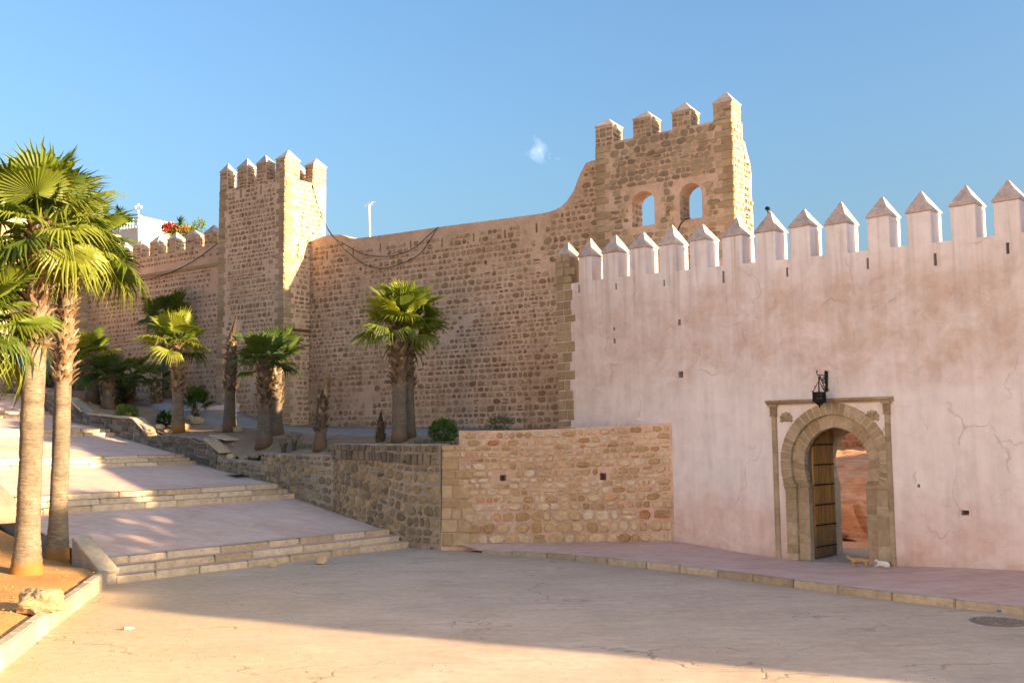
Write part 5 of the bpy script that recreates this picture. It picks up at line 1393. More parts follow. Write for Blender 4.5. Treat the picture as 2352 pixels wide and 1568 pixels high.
# house row added out of view on the left; its sunny facades bounce warm fill
HFr = Frame(V((-21, -34, 0)), (-.12, .9928))
HFr = Frame(V((-13.0, 12, 0)), (-.06, -.998))           # runs towards the back; outward normal faces the square
HFr.n = V((.995, -.10, 0)).normalized()
hcol = [m_mortar('lime_wash_a', (.72, .66, .57), (.80, .74, .65), (.84, .79, .71), 1., .2), m_mortar('lime_wash_b', (.72, .65, .55), (.79, .72, .62), (.83, .77, .68), 1., .2)]
dk = m_simple('painted_shutter', (.10, .16, .22), .6)
a_ = 0.
for i_, (w_, h_) in enumerate(((11, 16.5), (9, 17.5), (12, 16.5), (10, 18), (12, 17))):
    hh_ = thing('fill_house', HFr.pt(a_ + w_ / 2, 0, -4), ('cream', 'white', 'pale ochre', 'tall cream', 'wide cream')[i_] + ' flat roofed house added out of view to bounce warm light onto the square', 'house', 'added fill houses out of view')
    MB().slab(HFr, [(a_ + .01, -.2), (a_ + w_ - .01, -.2), (a_ + w_ - .01, h_), (a_ + .01, h_)], 0, -8).ob('wall', hcol[i_ % 2], hh_)
    for k in range(3):
        x_ = a_ + w_ * (k + .5) / 3
        for z_ in (4.4, 7.6): MB().slab(HFr, [(x_ - .5, z_), (x_ + .5, z_), (x_ + .5, z_ + 1.5), (x_ - .5, z_ + 1.5)], 0.003, .06).ob('shutter', dk, hh_)
    MB().slab(HFr, [(a_ + w_ * .4, 0), (a_ + w_ * .4 + 1.2, 0), (a_ + w_ * .4 + 1.2, 2.5), (a_ + w_ * .4, 2.5)], .003, .07).ob('door', dk, hh_)
    MB().slab(HFr, [(a_ - .05, h_), (a_ + w_ + .05, h_), (a_ + w_ + .05, h_ + .3), (a_ - .05, h_ + .3)], .1, -8.1).ob('parapet', hcol[(i_ + 1) % 2], hh_)
    a_ += w_
# palms added out of view so their shadows streak the sunlit steps
for i_, (s_, o_, h_) in enumerate(((13.0, 1.2, 7.6), (18.5, 1.5, 8.2), (23.0, 1.6, 8.8))):
    b_ = PW.pt(s_, .15, o_); palm(('first', 'second', 'third', 'fourth', 'fifth')[i_] + ' palm added out of view to streak the steps with shadow, counted away from the gate', b_, b_ + V((.2, .1, h_)), .24, .2, 24, 1.0, 60 + i_, True, (.7, 1.), boot_obj=False, group='added shadow palms out of view')
# ------------------------------------------------------------------ lantern on its bracket
lan_s, lan_top = PW.sz(1880, 868, .5)
LB_ = PW.pt(PW.s(1893, 880), 0)
lant = thing('lantern', PW.pt(lan_s, PW.z(1881, 934, .5), .5), 'black wrought iron lantern hanging from a scrolled bracket above the gate', 'lantern')
ws = PW.s(1899, 880)
def lp_(t, z): return PW.pt(lerp(ws, lan_s, t), z, lerp(.02, .5, t))
zA = PW.z(1893, 862, .1); zB = zA - .32
br = MB()
br.tube([lp_(0, zA), lp_(1.12, zA + .0), lp_(1.22, zA + .05), lp_(1.18, zA + .10), lp_(1.1, zA + .08)], .013, 6)
br.tube([lp_(.02, zB), lp_(.25, zB + .03), lp_(.5, zB + .13), lp_(.7, zB + .25), lp_(.82, zA - .02)], .014, 6)
def scroll(c, r, a0, turns, n=18, sh=.35): return [lp_(c[0] + r * (1 - sh * k / n * 2) * math.cos(a0 + turns * 6.28 * k / n) / .55, c[1] + r * (1 - sh * k / n * 2) * math.sin(a0 + turns * 6.28 * k / n)) for k in range(n + 1)]
br.tube(scroll((.32, zA - .13), .10, 0, 1.3), .011, 5); br.tube(scroll((.92, zA - .10), .065, 1.6, 1.4), .010, 5)
br.ob('bracket', MAT['iron'], lant)
wp = MB(); wp.slab(PW, [(ws - .02, zB - .08), (ws + .02, zB - .08), (ws + .045, zA), (ws + .02, zA + .12), (ws - .02, zA + .12), (ws - .045, zA)], 0, .03)
for k in range(10):
    a = k * .628; r_ = .09 * (.6 + .4 * (k % 2)); z_ = (zA + .04) if k < 5 else (zB); wp.tube([PW.pt(ws, z_, .02), PW.pt(ws + r_ * math.cos(a), z_ + r_ * math.sin(a), .03)], .012, 4)
wp.ob('wall_plate', MAT['iron'], lant)
zc_ = zA - .20; zr = PW.z(1881, 900, .5); zb1 = PW.z(1881, 922, .5); zb2 = PW.z(1881, 935, .5); c_ = PW.pt(lan_s, 0, .5); RL_ = .165
MB().tube([c_ + V((0, 0, zA - .03)), c_ + V((0, 0, zc_ + .02))], .01, 5).ob('hanger', MAT['iron'], lant)
hx = [(math.cos(k * math.pi / 3 + .3), math.sin(k * math.pi / 3 + .3)) for k in range(6)]
def hp(k, r, z): return V((c_.x + hx[k % 6][0] * r, c_.y + hx[k % 6][1] * r, z))
ro_ = MB()
for k in range(6):
    ro_.tube([hp(k, .012, zc_ + .03), hp(k, RL_ * .55, lerp(zc_, zr, .45)), hp(k, RL_, zr)], .009, 4)
    a, b, c2 = hp(k, .015, zc_ + .03), hp(k, RL_ * .62, lerp(zc_, zr, .55)), hp(k + 1, RL_ * .62, lerp(zc_, zr, .55))
    ro_.tube([hp(k, RL_, zr), hp(k, RL_ * 1.18, zr + .03)], .007, 4); ro_.tube([hp(k, RL_ * .6, lerp(zc_, zr, .5)), hp(k, RL_ * .75, lerp(zc_, zr, .3))], .006, 4)
ro_.ob('roof', MAT['iron'], lant)
bd = MB()
for k in range(6):
    a, b = hp(k, RL_, 0), hp(k + 1, RL_, 0)
    bd.tube([hp(k, RL_, zr), hp(k, RL_, zb1)], .012, 4)
    for z_, hh in ((zr - .035, .035), (zb1, .05)):
        bd.add([V((a.x, a.y, z_)), V((b.x, b.y, z_)), V((b.x, b.y, z_ + hh)), V((a.x, a.y, z_ + hh))], [(0, 1, 2, 3)])
    for j in range(1, 5):
        p = a.lerp(b, j / 5); bd.tube([V((p.x, p.y, zr)), V((p.x, p.y, zb1))], .008, 4)
    for j in range(3):
        z_ = lerp(zb1 + .09, zr - .05, (j + .5) / 3); bd.tube([V((a.x, a.y, z_)), V((b.x, b.y, z_))], .007, 4)
bd.ob('cage', MAT['iron'], lant)
bt = MB()
for k in range(6):
    bt.add([hp(k, RL_, zb1), hp(k + 1, RL_, zb1), c_ + V((0, 0, zb2 + .02))], [(0, 1, 2)])
bt.tube([c_ + V((0, 0, zb2 + .03)), c_ + V((0, 0, zb2 - .02))], [.02, .012], 6)
for k in range(6): bt.tube([hp(k, RL_, zb1), hp(k, RL_ * 1.1, zb1 - .04)], .006, 4)
bt.ob('bottom', MAT['iron'], lant)

# ------------------------------------------------------------------ cats
def skinned(name, label, joints, edges, mat, cat='cat'):
    me = bpy.data.meshes.new(name); me.from_pydata([j[0] for j in joints], edges, []); me.materials.append(mat)
    o = bpy.data.objects.new(name, me); COL.objects.link(o)
    md = o.modifiers.new('skin', 'SKIN'); md.use_smooth_shade = True
    for i, j in enumerate(joints):
        sv = me.skin_vertices[0].data[i]; sv.radius = (j[1], j[1]); sv.use_root = (i == 0)
    o.modifiers.new('sub', 'SUBSURF').levels = 2; o.modifiers['sub'].render_levels = 2
    return tag(o, label, cat)
orange = m_simple('orange_fur', (.42, .25, .10), .9, 0, .25, 30); white = m_simple('white_fur', (.72, .68, .65), .9, 0, .08, 30)
cj = [((-.02, 0, .185), .055), ((-.15, 0, .19), .05), ((.13, 0, .185), .052), ((.22, 0, .21), .035), ((.285, 0, .235), .045), ((.335, 0, .222), .024),
      ((.15, .035, .12), .026), ((.155, .038, .06), .016), ((.17, .038, .012), .017), ((.11, -.035, .12), .026), ((.095, -.038, .06), .016), ((.105, -.038, .012), .017),
      ((-.16, .035, .13), .034), ((-.185, .038, .07), .018), ((-.15, .038, .012), .017), ((-.13, -.035, .13), .034), ((-.165, -.038, .07), .018), ((-.13, -.038, .012), .017),
      ((-.24, 0, .20), .018), ((-.34, 0, .16), .015), ((-.42, 0, .17), .010), ((.275, .028, .285), .009), ((.275, -.028, .285), .009)]
ce = [(0, 1), (0, 2), (2, 3), (3, 4), (4, 5), (2, 6), (6, 7), (7, 8), (2, 9), (9, 10), (10, 11), (1, 12), (12, 13), (13, 14), (1, 15), (15, 16), (16, 17), (1, 18), (18, 19), (19, 20), (4, 21), (4, 22)]
cat = skinned('cat', 'ginger cat walking across the pavement in front of the gate', cj, ce, orange)
cpz_ = PW.sz(1975, 1298, .55); cat.location = PW.pt(cpz_[0], .16, .55); cat.rotation_euler = (0, 0, math.atan2(-PW.d.y, -PW.d.x) + .1); cat.scale = (1, 1, 1)
wj = [((0, 0, .075), .07), ((-.1, 0, .07), .065), ((.09, 0, .09), .055), ((.16, 0, .12), .045), ((.205, 0, .11), .022), ((.13, .05, .02), .02), ((.2, .05, .015), .016), ((.13, -.05, .02), .02), ((.19, -.05, .015), .016), ((-.15, .06, .03), .018), ((-.05, .11, .02), .014), ((.15, .027, .17), .009), ((.15, -.027, .17), .009)]
we = [(0, 1), (0, 2), (2, 3), (3, 4), (2, 5), (5, 6), (2, 7), (7, 8), (1, 9), (9, 10), (3, 11), (3, 12)]
cat2 = skinned('cat', 'white cat crouching at the foot of the gate pillar', wj, we, white); q_ = PW.sz(2030, 1297, .22); cat2.location = PW.pt(q_[0], .19, .25); cat2.rotation_euler = (0, 0, math.atan2(-PW.d.y, -PW.d.x) + .2)

# ------------------------------------------------------------------ cables, mast, floodlight
MAT['cable'] = m_simple('black_cable', (.02, .018, .016), .6, 0, .1, 10, 0)
def cable(name, label, pts, r=.016, group=None):
    cu = []
    n = len(pts)
    for i in range(n - 1):
        p0, p1, p2, p3 = pts[max(i - 1, 0)], pts[i], pts[i + 1], pts[min(i + 2, n - 1)]
        for k in range(8):
            t = k / 8; cu.append(.5 * ((2 * p1) + (-p0 + p2) * t + (2 * p0 - 5 * p1 + 4 * p2 - p3) * t * t + (-p0 + 3 * p1 - 3 * p2 + p3) * t ** 3))
    cu.append(pts[-1]); o = MB().tube(cu, r, 5).ob(name, MAT['cable']); tag(o, label, 'cable', group); return o
def cw(px, py, off=.12): s, z = CW.sz(px, py, off); return CW.pt(s, z, off)
top_t = LTS.pt(*LTS.sz(716, 424, .03), .03)
cable('hanging_cable', 'upper of the two black cables sagging from the square tower across the wall', [top_t, LTS.pt(*LTS.sz(733, 480, .06), .06), cw(760, 538, .5), cw(790, 560, .2), cw(830, 582), cw(870, 589), cw(910, 586), cw(950, 570), cw(985, 540), cw(1007, 521, .05)])
cable('hanging_cable', 'lower and deeper sagging black cable on the curtain wall', [top_t + V((.03, 0, 0)), LTS.pt(*LTS.sz(730, 470, .08), .08), LTS.pt(*LTS.sz(746, 512, .3), .3), cw(770, 548, .5), cw(800, 580, .2), cw(835, 606), cw(868, 616), cw(895, 614), cw(935, 600), cw(965, 582), cw(985, 555), cw(1003, 525, .05)])
cable('wall_cable', 'thin black cable dropping from the square tower along the far wall', [CW.pt(*CW.sz(499, 560, .3), .3), cw(470, 582, .2), cw(440, 602, .15), cw(405, 620), cw(375, 632), cw(345, 640), cw(300, 646)], .022)
cable('thin_wire', 'faint wire running down the sunlit face of the square tower', [LTS.pt(*LTS.sz(701, 424, .03), .03), LTS.pt(*LTS.sz(697, 480, .04), .04), LTS.pt(*LTS.sz(690, 540, .04), .04), LTS.pt(*LTS.sz(683, 600, .04), .04)], .008)
cable('window_cable', 'black cable drooping out of the right window of the ruined tower', [RT.pt(*RT.sz(1586, 501, .02), .02), RT.pt(*RT.sz(1574, 504, .04), .04), RT.pt(*RT.sz(1563, 515, .05), .05), RT.pt(*RT.sz(1556, 532, .05), .05)], .02)
alum = m_simple('pale_metal', (.62, .62, .60), .45, .5, .1, 10, 0)
mb_ = at_y(850, 560, 49.0)
mast = thing('antenna_mast', mb_, 'thin white antenna mast rising behind the curtain wall', 'mast')
MB().tube([at_y(850.5, 600, 49), at_y(848, 472, 49)], .05, 6).ob('pole', alum, mast)
an = MB(); a0 = at_y(845, 474, 49); a1 = at_y(856, 464, 49); an.tube([a0, a1], .035, 5)
for k in range(4): p = a0.lerp(a1, k / 3); an.tube([p + V((-.18, 0, 0)), p + V((.18, 0, 0))], .012, 4)
an.ob('aerial', alum, mast)
fs_, fz_ = PW.sz(1764, 485, -.3); fl_ = thing('floodlight', PW.pt(fs_, fz_, -.3), 'small black spot lamp on the tip of a plaster battlement', 'lamp')
MB().tube([PW.pt(fs_, fz_ - .05, -.3), PW.pt(fs_, fz_ + .04, -.3)], .02, 6).ob('stem', MAT['iron'], fl_)
MB().tube([PW.pt(fs_ + .06, fz_ + .03, -.24), PW.pt(fs_ + .02, fz_ + .06, -.28), PW.pt(fs_ - .05, fz_ + .085, -.34), PW.pt(fs_ - .08, fz_ + .09, -.36)], [.03, .055, .06, .045], 8).ob('head', MAT['iron'], fl_)

# ------------------------------------------------------------------ house, terrace garden above the far wall
whitew = m_simple('white_wash', (.62, .58, .52), .9, 0, .05, 2, .1)
hc = at_y(322, 516, 60.0)
hs = thing('white_house', V((hc.x, hc.y, 8)), 'white house with roof terrace balustrade behind the far wall', 'house')
HD = V((.50, .866, 0)); HS = Frame(hc, HD); hz = hc.z
s1_ = HS.s(397, 525)
HLf = Frame(HS.pt(0, 0), (.866, -.5))
MB().prism([(p.x, p.y) for p in (HS.pt(0, 0), HS.pt(s1_, 0), HS.pt(s1_, 0, -9), HS.pt(0, 0, -9))], 6, hz - .12).ob('wall', whitew, hs)
MB().slab(HS, [(s1_ * .55, 6), (s1_ * .62, 6), (s1_ * .62, hz + 0.1), (s1_ * .55, hz + .1)], 0.003, .12).ob('pilaster', whitew, hs)
MB().slab(HS, [(s1_ * .30, 6), (s1_ * .55, 6), (s1_ * .55, hz - 1.0), (s1_ * .30, hz - 1.0)], 0.003, .5).ob('annex', whitew, hs)
bal_h = HS.z(322, 496) - hz
MB().slab(HS, [(-.05, hz - .12), (s1_ + .05, hz - .12), (s1_ + .05, hz - .02), (-.05, hz - .02)], -.25, .08).ob('terrace_edge', whitew, hs)
MB().slab(HS, [(-.02, hz + bal_h - .1), (s1_, hz + bal_h - .1), (s1_, hz + bal_h), (-.02, hz + bal_h)], -.18, .02).ob('handrail', whitew, hs)
nb_ = 22
for k in range(nb_):
    p = HS.pt(s1_ * (k + .5) / nb_, hz - .02, -.08); hh = bal_h - .08
    MB().tube([p, p + V((0, 0, hh * .25)), p + V((0, 0, hh * .5)), p + V((0, 0, hh * .8)), p + V((0, 0, hh))], [.035, .06, .03, .045, .035], 6).ob('baluster', whitew, hs)
for f in (0, 1): MB().cbox(HS.pt(s1_ * f, hz - .02, -.08), .2, .2, bal_h + .1).ob('post', whitew, hs)
rl = MB(); e0 = HS.pt(0, hz + bal_h - .1, -.1); e1 = e0 + V((-1.05, .0, -.12))
for dz in (0, -.25, -.5): rl.tube([e0 + V((0, 0, dz)), e1 + V((0, 0, dz))], .025, 4)
for k in range(7): p = e0.lerp(e1, k / 6); rl.tube([p, p + V((0, 0, -.55))], .02, 4)
rl.ob('iron_railing', alum, hs)
lp0 = at_y(318.5, 560, 59.0); lpole = thing('lamp_post', lp0, 'white lamp post with twin heads in front of the white house', 'lamp post')
MB().tube([lp0, at_y(317.5, 482, 59.0)], .06, 8).ob('post', whitew, lpole)
for dx in (-.16, 0.0, .16):
    c = at_y(317.5, 480, 59) + V((dx, 0, 0 if dx else .12)); MB().tube([c, c + V((0, 0, .06)), c + V((0, 0, .16)), c + V((0, 0, .2))], [.03, .09, .08, .03], 8).ob('lamp_head', whitew, lpole)
rng = random.Random(5); c0_ = at_y(425, 537, 57.0); bg = thing('bougainvillea', c0_ - V((0, 0, 1)), 'bougainvillea with red and orange blossom behind the battlements of the far wall', 'shrub')
m = leaf_cloud(rng, c0_, 1.0, .6, .45, 900, .16, .2, .3, .6)
for k in range(9):
    a = c0_ + V((rng.uniform(-.2, 1.0), 0, .2)); b_ = a + V((rng.uniform(-.1, .3), 0, rng.uniform(.3, .75))); m2 = leaf_cloud(rng, a.lerp(b_, .6), .1, .1, .28, 26, .13, .1, .8, .5); m.add(m2.v, m2.f)
o = m.ob('foliage', MAT['bush_y'], bg, False, False); o['kind'] = 'stuff'
fcol = m_foliage('red_blossom', (.30, .015, .045), (.42, .10, .03))
o = leaf_cloud(rng, c0_ + V((-.75, -.3, .25)), .42, .4, .3, 420, .13, .2, .3, .9).ob('blossom', fcol, bg, False, False); o['kind'] = 'stuff'
o = leaf_cloud(rng, c0_ + V((.1, -.35, .1)), .5, .4, .22, 150, .12, .2, .3, .9).ob('orange_blossom', m_foliage('orange_blossom', (.42, .16, .03), (.45, .26, .08)), bg, False, False); o['kind'] = 'stuff'
MB().tube([c0_ + V((-.1, 0, -1.2)), c0_ + V((0, 0, -.3)), c0_ + V((.1, 0, .2))], [.06, .04, .02], 6).ob('stem', MAT['twig'], bg)
def yucca(label, c, R, seed):
    rng = random.Random(seed); t = thing('yucca', c - V((0, 0, .9)), label, 'plant'); MB().tube([c - V((0, 0, 1.2)), c], [.06, .05], 6).ob('stem', MAT['twig'], t); m = MB()
    for _ in range(46):
        d = V((rng.gauss(0, 1), rng.gauss(0, 1), rng.gauss(.35, .8))).normalized(); e = d.cross(V((0, 0, 1))).normalized() * .035; m.add([c - e, c + e, c + d * R * .6 + e * .9, c + d * R * rng.uniform(.85, 1.1), c + d * R * .6 - e * .9], [(0, 1, 2, 3, 4)])
    o = m.ob('leaves', MAT['bush_d'], t, False, False); o['kind'] = 'stuff'
yucca('dark spiky yucca above the far wall left of the lamp post', at_y(275, 487, 58), .5, 2)
yucca('smaller spiky yucca half hidden behind the tall palm fronds', at_y(243, 492, 58), .42, 3)
yucca('spiky plant rising over the bougainvillea', at_y(413, 512, 58), .5, 4)
hb = at_y(300, 548, 63); hgd = bush('garden_hedge', 'ragged green hedge below the iron railing of the white house', hb - V((0, 0, 2)), 1.6, 1.0, 700, .18, 'bush_y', 9, 4, cz=2.0)

# ------------------------------------------------------------------ bin, cabinets
blue = m_simple('blue_plastic', (.012, .14, .42), .45, 0, .08, 4, .05)
bb = bz_at(41, 897, 48.6); bin_ = thing('litter_bin', bb, 'blue litter bin on a post beside the top of the stairway', 'bin')
MB().tube([bb + V((.12, 0, -.1)), bb + V((.12, 0, .42))], .035, 8).ob('post', blue, bin_)
z0 = .42; m = MB(); w, d, h = .42, .34, .72
m.add([bb + V(p) for p in ((-w * .42, -d / 2, z0), (w * .42, -d / 2, z0), (w * .42, d / 2, z0), (-w * .42, d / 2, z0), (-w / 2, -d / 2, z0 + h), (w / 2, -d / 2, z0 + h), (w / 2, d / 2, z0 + h), (-w / 2, d / 2, z0 + h))], [(0, 3, 2, 1), (4, 5, 6, 7), (0, 1, 5, 4), (1, 2, 6, 5), (2, 3, 7, 6), (3, 0, 4, 7)])
o = m.ob('body', blue, bin_); bevel(o, .03, 2)
m = MB(); m.slab(Frame(bb + V((0, -d / 2, 0)), (1, 0)), [(bb.x * 0 - w / 2 - .02, bb.z + z0 + h + .002), (w / 2 + .02, bb.z + z0 + h + .002), (w / 2 - .08, bb.z + z0 + h + .13), (-w / 2 + .04, bb.z + z0 + h + .13)], .02, -d - .02); m.ob('hood', blue, bin_)
m = MB(); m.slab(Frame(bb + V((0, -d / 2, 0)), (1, 0)), [(-w * .45, bb.z + z0 + h - .1), (w * .2, bb.z + z0 + h - .1), (w * .2, bb.z + z0 + h - .01), (-w * .45, bb.z + z0 + h - .01)], .0, .008); m.ob('slot', MAT['iron'], bin_)
teal = m_simple('turquoise_paint', (.10, .27, .28), .5, 0, .08, 3, .05); conc = m_simple('concrete', (.35, .31, .26), .9)
for (xl, xr, yt, yb, lb) in ((58, 112, 828, 882, 'turquoise utility cabinet behind the foreground palm trunk'), (145, 177, 836, 883, 'turquoise utility cabinet beside the short dark palm')):
    a = BF.s(xl, 850, .5); b_ = BF.s(xr, 850, .5); z0 = BF.z((xl + xr) / 2, yb, .5); z1 = BF.z((xl + xr) / 2, yt, .5)
    a, b_ = min(a, b_), max(a, b_); t = thing('utility_cabinet', BF.pt((a + b_) / 2, z0 - .5, .3), lb, 'cabinet')
    o = MB().slab(BF, [(a, z0), (b_, z0), (b_, z1), (a, z1)], .05, .5).ob('body', teal, t); bevel(o, .02)
    for f0_, f1_ in ((.04, .49), (.51, .96)):
        MB().slab(BF, [(lerp(a, b_, f0_), z0 + .05), (lerp(a, b_, f1_), z0 + .05), (lerp(a, b_, f1_), z1 - .06), (lerp(a, b_, f0_), z1 - .06)], .502, .52).ob('door', teal, t)
    MB().slab(BF, [(a - .03, z1), (b_ + .03, z1), (b_ + .03, z1 + .05), (a - .03, z1 + .05)], .02, .56).ob('lid', teal, t)
    MB().slab(BF, [(a - .05, z0 - .9), (b_ + .05, z0 - .9), (b_ + .05, z0 - .002), (a - .05, z0 - .002)], .03, .54).ob('plinth', conc, t)

# ------------------------------------------------------------------ stones, manhole, grate, litter
rock('boulder', 'pale angular boulder lying on the orange bed near the kerb', on_z(97, 1380, .52), .36, .27, .19, MAT['quoin'], 21, sub=4, amp=.34, rot=.2)
rock('loose_stone', 'brown squarish stone on the road before the steps, the bigger of two', on_z(738, 1287, .09), .14, .11, .1, MAT['ochre'], 22, amp=.2)
rock('loose_stone', 'small rounded pale stone on the road against the lowest step', on_z(626, 1297, .06), .11, .09, .07, MAT['step'], 23, amp=.15)
for i, (px, py, d_, r_, lb) in enumerate(((368, 985, 41.2, .17, 'grey rubble stone at the foot of the sunlit palm, leftmost'), (388, 988, 40.8, .15, 'angular rubble stone between the shrub and the sunlit palm'), (423, 986, 41.4, .2, 'brown stone leaning on the right of the sunlit palm'), (452, 975, 42.0, .24, 'reddish stone under the very small young palm'), (437, 972, 42.4, .16, 'rusty stone left of the very small young palm'), (506, 984, 39.8, .2, 'pale stone at the foot of the tall dead palm'), (546, 984, 39.7, .17, 'grey stone right of the tall dead palm'), (345, 1000, 40.6, .16, 'flat stone on the parapet by the slanted slab'), (513, 966, 43.0, .18, 'loose stone at the end of the pink ramp wall'), (560, 1049, 37.0, .15, 'broken stone on top of the rough parapet'), (530, 1052, 37.4, .14, 'small broken stone on the parapet beside the third flight'), (585, 1045, 36.6, .13, 'pale broken stone on the crumbling parapet'))):
    p = bz_at(px, py, d_); p.z += r_ * .35; rock('rubble_stone', lb, p, r_ * 1.15, r_ * .9, r_ * .7, MAT['quoin' if i % 2 else 'ochre'], 30 + i, amp=.25)
sl = thing('flat_slab', bz_at(505, 998, 38.6), 'broad flat pale slab lying on the terrace earth', 'slab'); c = bz_at(520, 998, 38.8)
slab_at(bz_at(495, 998, 38.9) + V((0, 0, .06)), bz_at(535, 998, 38.4) + V((0, 0, .08)), .7, .08, MAT['step'], par=sl, name='slab')
c = on_z(2293, 1426, .006); iron2 = m_simple('cast_iron', (.27, .23, .20), .6, .4, .3, 20, .4)
mh = thing('manhole_cover', c, 'round cast iron manhole cover in the road near the kerb', 'manhole cover')
def disc(r0, r1, z0, z1, n=32):
    m = MB(); 
    for i in range(n):
        a, b = 6.2832 * i / n, 6.2832 * (i + 1) / n
        ps = [V((c.x + r * math.cos(t), c.y + r * math.sin(t), z)) for r, z in ((r0, z0), (r1, z1)) for t in (a, b)]; m.add(ps, [(0, 1, 3, 2)])
    return m
disc(0.001, .39, .014, .014).ob('cover', iron2, mh, False, False); disc(.41, .47, .02, .012).ob('rim', iron2, mh, False, False)
m = MB()
for i in range(-4, 5):
    for j in range(-4, 5):
        if math.hypot(i, j) < 4.4: m.box(V((c.x + i * .08 - .03, c.y + j * .08 - .012, .014)), V((.06, 0, 0)) if (i + j) % 2 else V((.024, 0, 0)), V((0, .024, 0)) if (i + j) % 2 else V((0, .06, 0)), V((0, 0, .014)))
o = m.ob('tread_pattern', iron2, mh); o['kind'] = 'stuff'
tg, zg = stair_pt(600, 1092); gc = None
for k in range(200):
    t_ = 6 + k * .03; p = st_pt(t_, .9, stair_z(t_)); 
    pr = CAMROT.inverted() @ (p - EYE); 
    if 1176 - pr.x / pr.z * 2352 <= 572: gc = (t_, .9); break
gc = gc or (8, .9)
gt_ = thing('drain_grate', st_pt(gc[0], gc[1], stair_z(gc[0])), 'dark rectangular drain grate set in the pink landing', 'drain grate')
e_up = (st_pt(gc[0] + .6, 0, stair_z(gc[0] + .6)) - st_pt(gc[0], 0, stair_z(gc[0]))).normalized(); o0 = st_pt(gc[0], gc[1] + .55, stair_z(gc[0]) + .008)
MB().box(o0, STEP_D * .95, e_up * .6, V((0, 0, .012))).ob('frame', iron2, gt_)
for k in range(7): MB().box(o0 + STEP_D * (.08 + k * .12) + V((0, 0, .0125)) + e_up * .06, STEP_D * .07, e_up * .48, V((0, 0, .014))).ob('bar', MAT['iron'], gt_)
# litter
bot = on_z(286, 1442, .03); t = thing('plastic_bottle', bot, 'small clear plastic bottle with red cap lying on the road', 'bottle'); cl = m_simple('clear_plastic', (.75, .74, .72), .3, 0, .05, 5, 0)
MB().tube([bot, bot + V((.10, .02, 0)), bot + V((.14, .03, 0)), bot + V((.16, .033, 0))], [.02, .02, .014, .01], 8).ob('body', cl, t); MB().tube([bot + V((-.03, -.006, 0)), bot + V((-.002, 0, 0))], .024, 8).ob('cap', m_simple('red_plastic', (.5, .06, .03), .5), t)
b2 = on_z(2290, 1404, .03); t = thing('crushed_packet', b2, 'blue and white scrap of packaging by the kerb near the manhole', 'litter'); MB().box(b2, V((.12, -.03, 0)), V((.02, .06, 0)), V((0, 0, .03))).ob('blue_half', blue, t); MB().box(b2 + V((.122, -.03, 0)), V((.09, -.02, 0)), V((.02, .06, 0)), V((0, 0, .035))).ob('white_half', whitew, t)
b3 = on_z(2126 - 275, 1347, .02); t = MB().box(b3, V((.1, -.05, 0)), V((.03, .05, 0)), V((0, 0, .025))).ob('paper_scrap', whitew); tag(t, 'white paper scrap on the road along the kerb', 'litter')
rng = random.Random(99); m = MB()
for _ in range(420):
    px = rng.uniform(-60, 2400); py = 1568 - abs(rng.gauss(0, 1)) * 110
    if rng.random() < .5: px = rng.gauss(330, 170); py = rng.uniform(1390, 1560)
    p = on_z(px, max(1330, py), .004)
    if p.x < -6.5 and p.y < 20 and px < 260 - (py - 1330) * 1.2: continue
    a = rng.uniform(0, 6.28); L = rng.uniform(.008, .028); d = V((math.cos(a), math.sin(a), 0)); e = V((-d.y, d.x, 0))
    m.add([p - d * L, p + e * L * .4 + V((0, 0, .006)), p + d * L + V((0, 0, rng.uniform(0, .02))), p - e * L * .4], [(0, 1, 2, 3)])
o = m.ob('litter_debris', MAT['straw'], None, False, False); tag(o, 'fine dry leaf and straw debris scattered over the road', 'debris', kind='stuff')
m = MB()
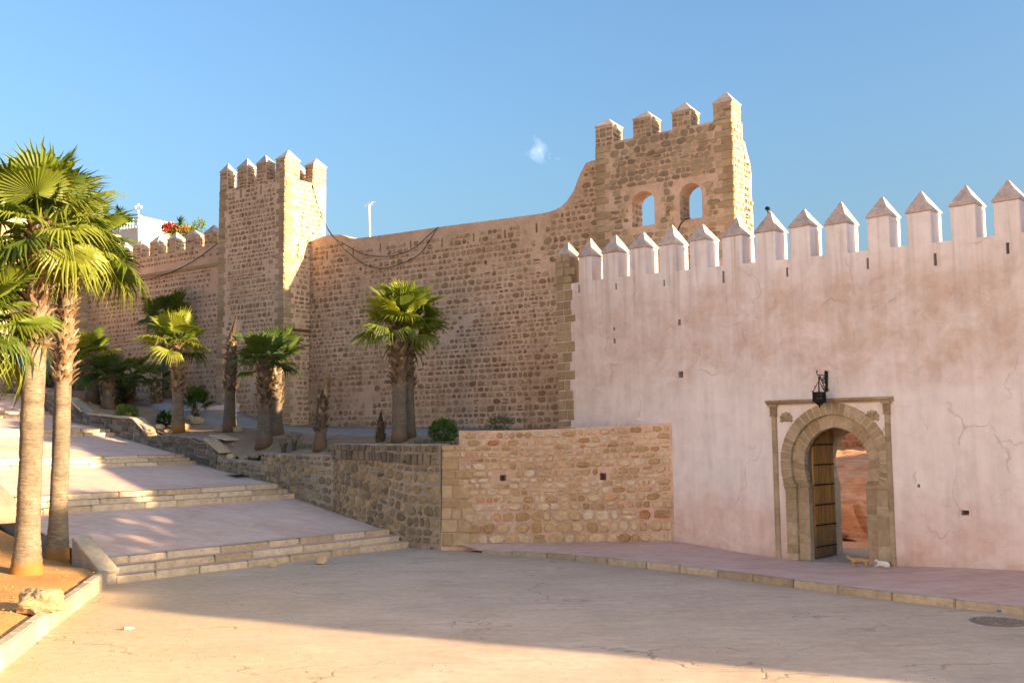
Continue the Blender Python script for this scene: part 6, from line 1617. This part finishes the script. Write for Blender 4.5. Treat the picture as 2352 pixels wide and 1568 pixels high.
for _ in range(160):
    px = rng.uniform(-60, 2400); py = rng.uniform(1300, 1568); p = on_z(px, py, 0.)
    if (p - W_O).dot(PW.n) < 3.6 or p.x < -7.4 or (p - SR0).dot(UP_D) > -.1: continue
    r = rng.uniform(.006, .02); vs_ = [p + V((rng.uniform(.7, 1.3) * r * a, rng.uniform(.7, 1.3) * r * b, rng.uniform(.6, 1) * r * c2 + r * .4)) for a, b, c2 in ((1, 0, 0), (0, 1, 0), (-1, 0, 0), (0, -1, 0), (0, 0, 1))]
    m.add(vs_, [(0, 1, 4), (1, 2, 4), (2, 3, 4), (3, 0, 4)])
o = m.ob('pebbles', MAT['kerb'], None, False, False); tag(o, 'tiny pebbles strewn over the road', 'pebbles', kind='stuff')

# grit, clods and fallen leaves on the terrace and the front bed
rng = random.Random(123); m = MB(); m2 = MB()
def clod(m, p, r):
    m.add([p + V((rng.uniform(.6, 1.3) * r * a, rng.uniform(.6, 1.3) * r * b, rng.uniform(.5, 1) * r * c2 + r * .3)) for a, b, c2 in ((1, 0, 0), (.3, .9, .2), (-.8, .6, 0), (-.9, -.4, .1), (.2, -1, 0), (.1, .1, 1))], [(0, 1, 5), (1, 2, 5), (2, 3, 5), (3, 4, 5), (4, 0, 5)])
for _ in range(520):
    u = rng.randrange(2, NR - 12); w = rng.random() ** 1.3 * .75
    f = poly_at(front, fl, u / NR * fl[-1]); b_ = poly_at(back, bl_, u / NR * bl_[-1]); p = f.lerp(b_, w) + V((rng.uniform(-.3, .3), rng.uniform(-.3, .3), 0)); p.z = bed_z(p.x, p.y) - .015
    clod(m, p, rng.choice((.02, .03, .03, .05, .09)))
for k_ in range(140):                                    # rubble and dirt at the foot of the retaining wall and walls
    s_ = rng.uniform(-14, -.1); p = RF.pt(s_, sz_(s_), rng.uniform(.02, .14)); clod(m, p, rng.uniform(.015, .05))
o = m.ob('rubble', MAT['quoin'], None, False, False); tag(o, 'loose grit and small rubble over the terrace earth', 'rubble', kind='stuff')
for _ in range(260):
    p = on_z(rng.uniform(-40, 240), rng.uniform(1240, 1500), .40)
    if p.x > -8.2 - (21 - p.y) * .1 or p.y > 26: continue
    clod(m2, p, rng.choice((.012, .02, .03)))
o = m2.ob('clods', MAT['earth_o'], None, False, False); tag(o, 'small clods of orange earth in the front bed', 'clods', kind='stuff')
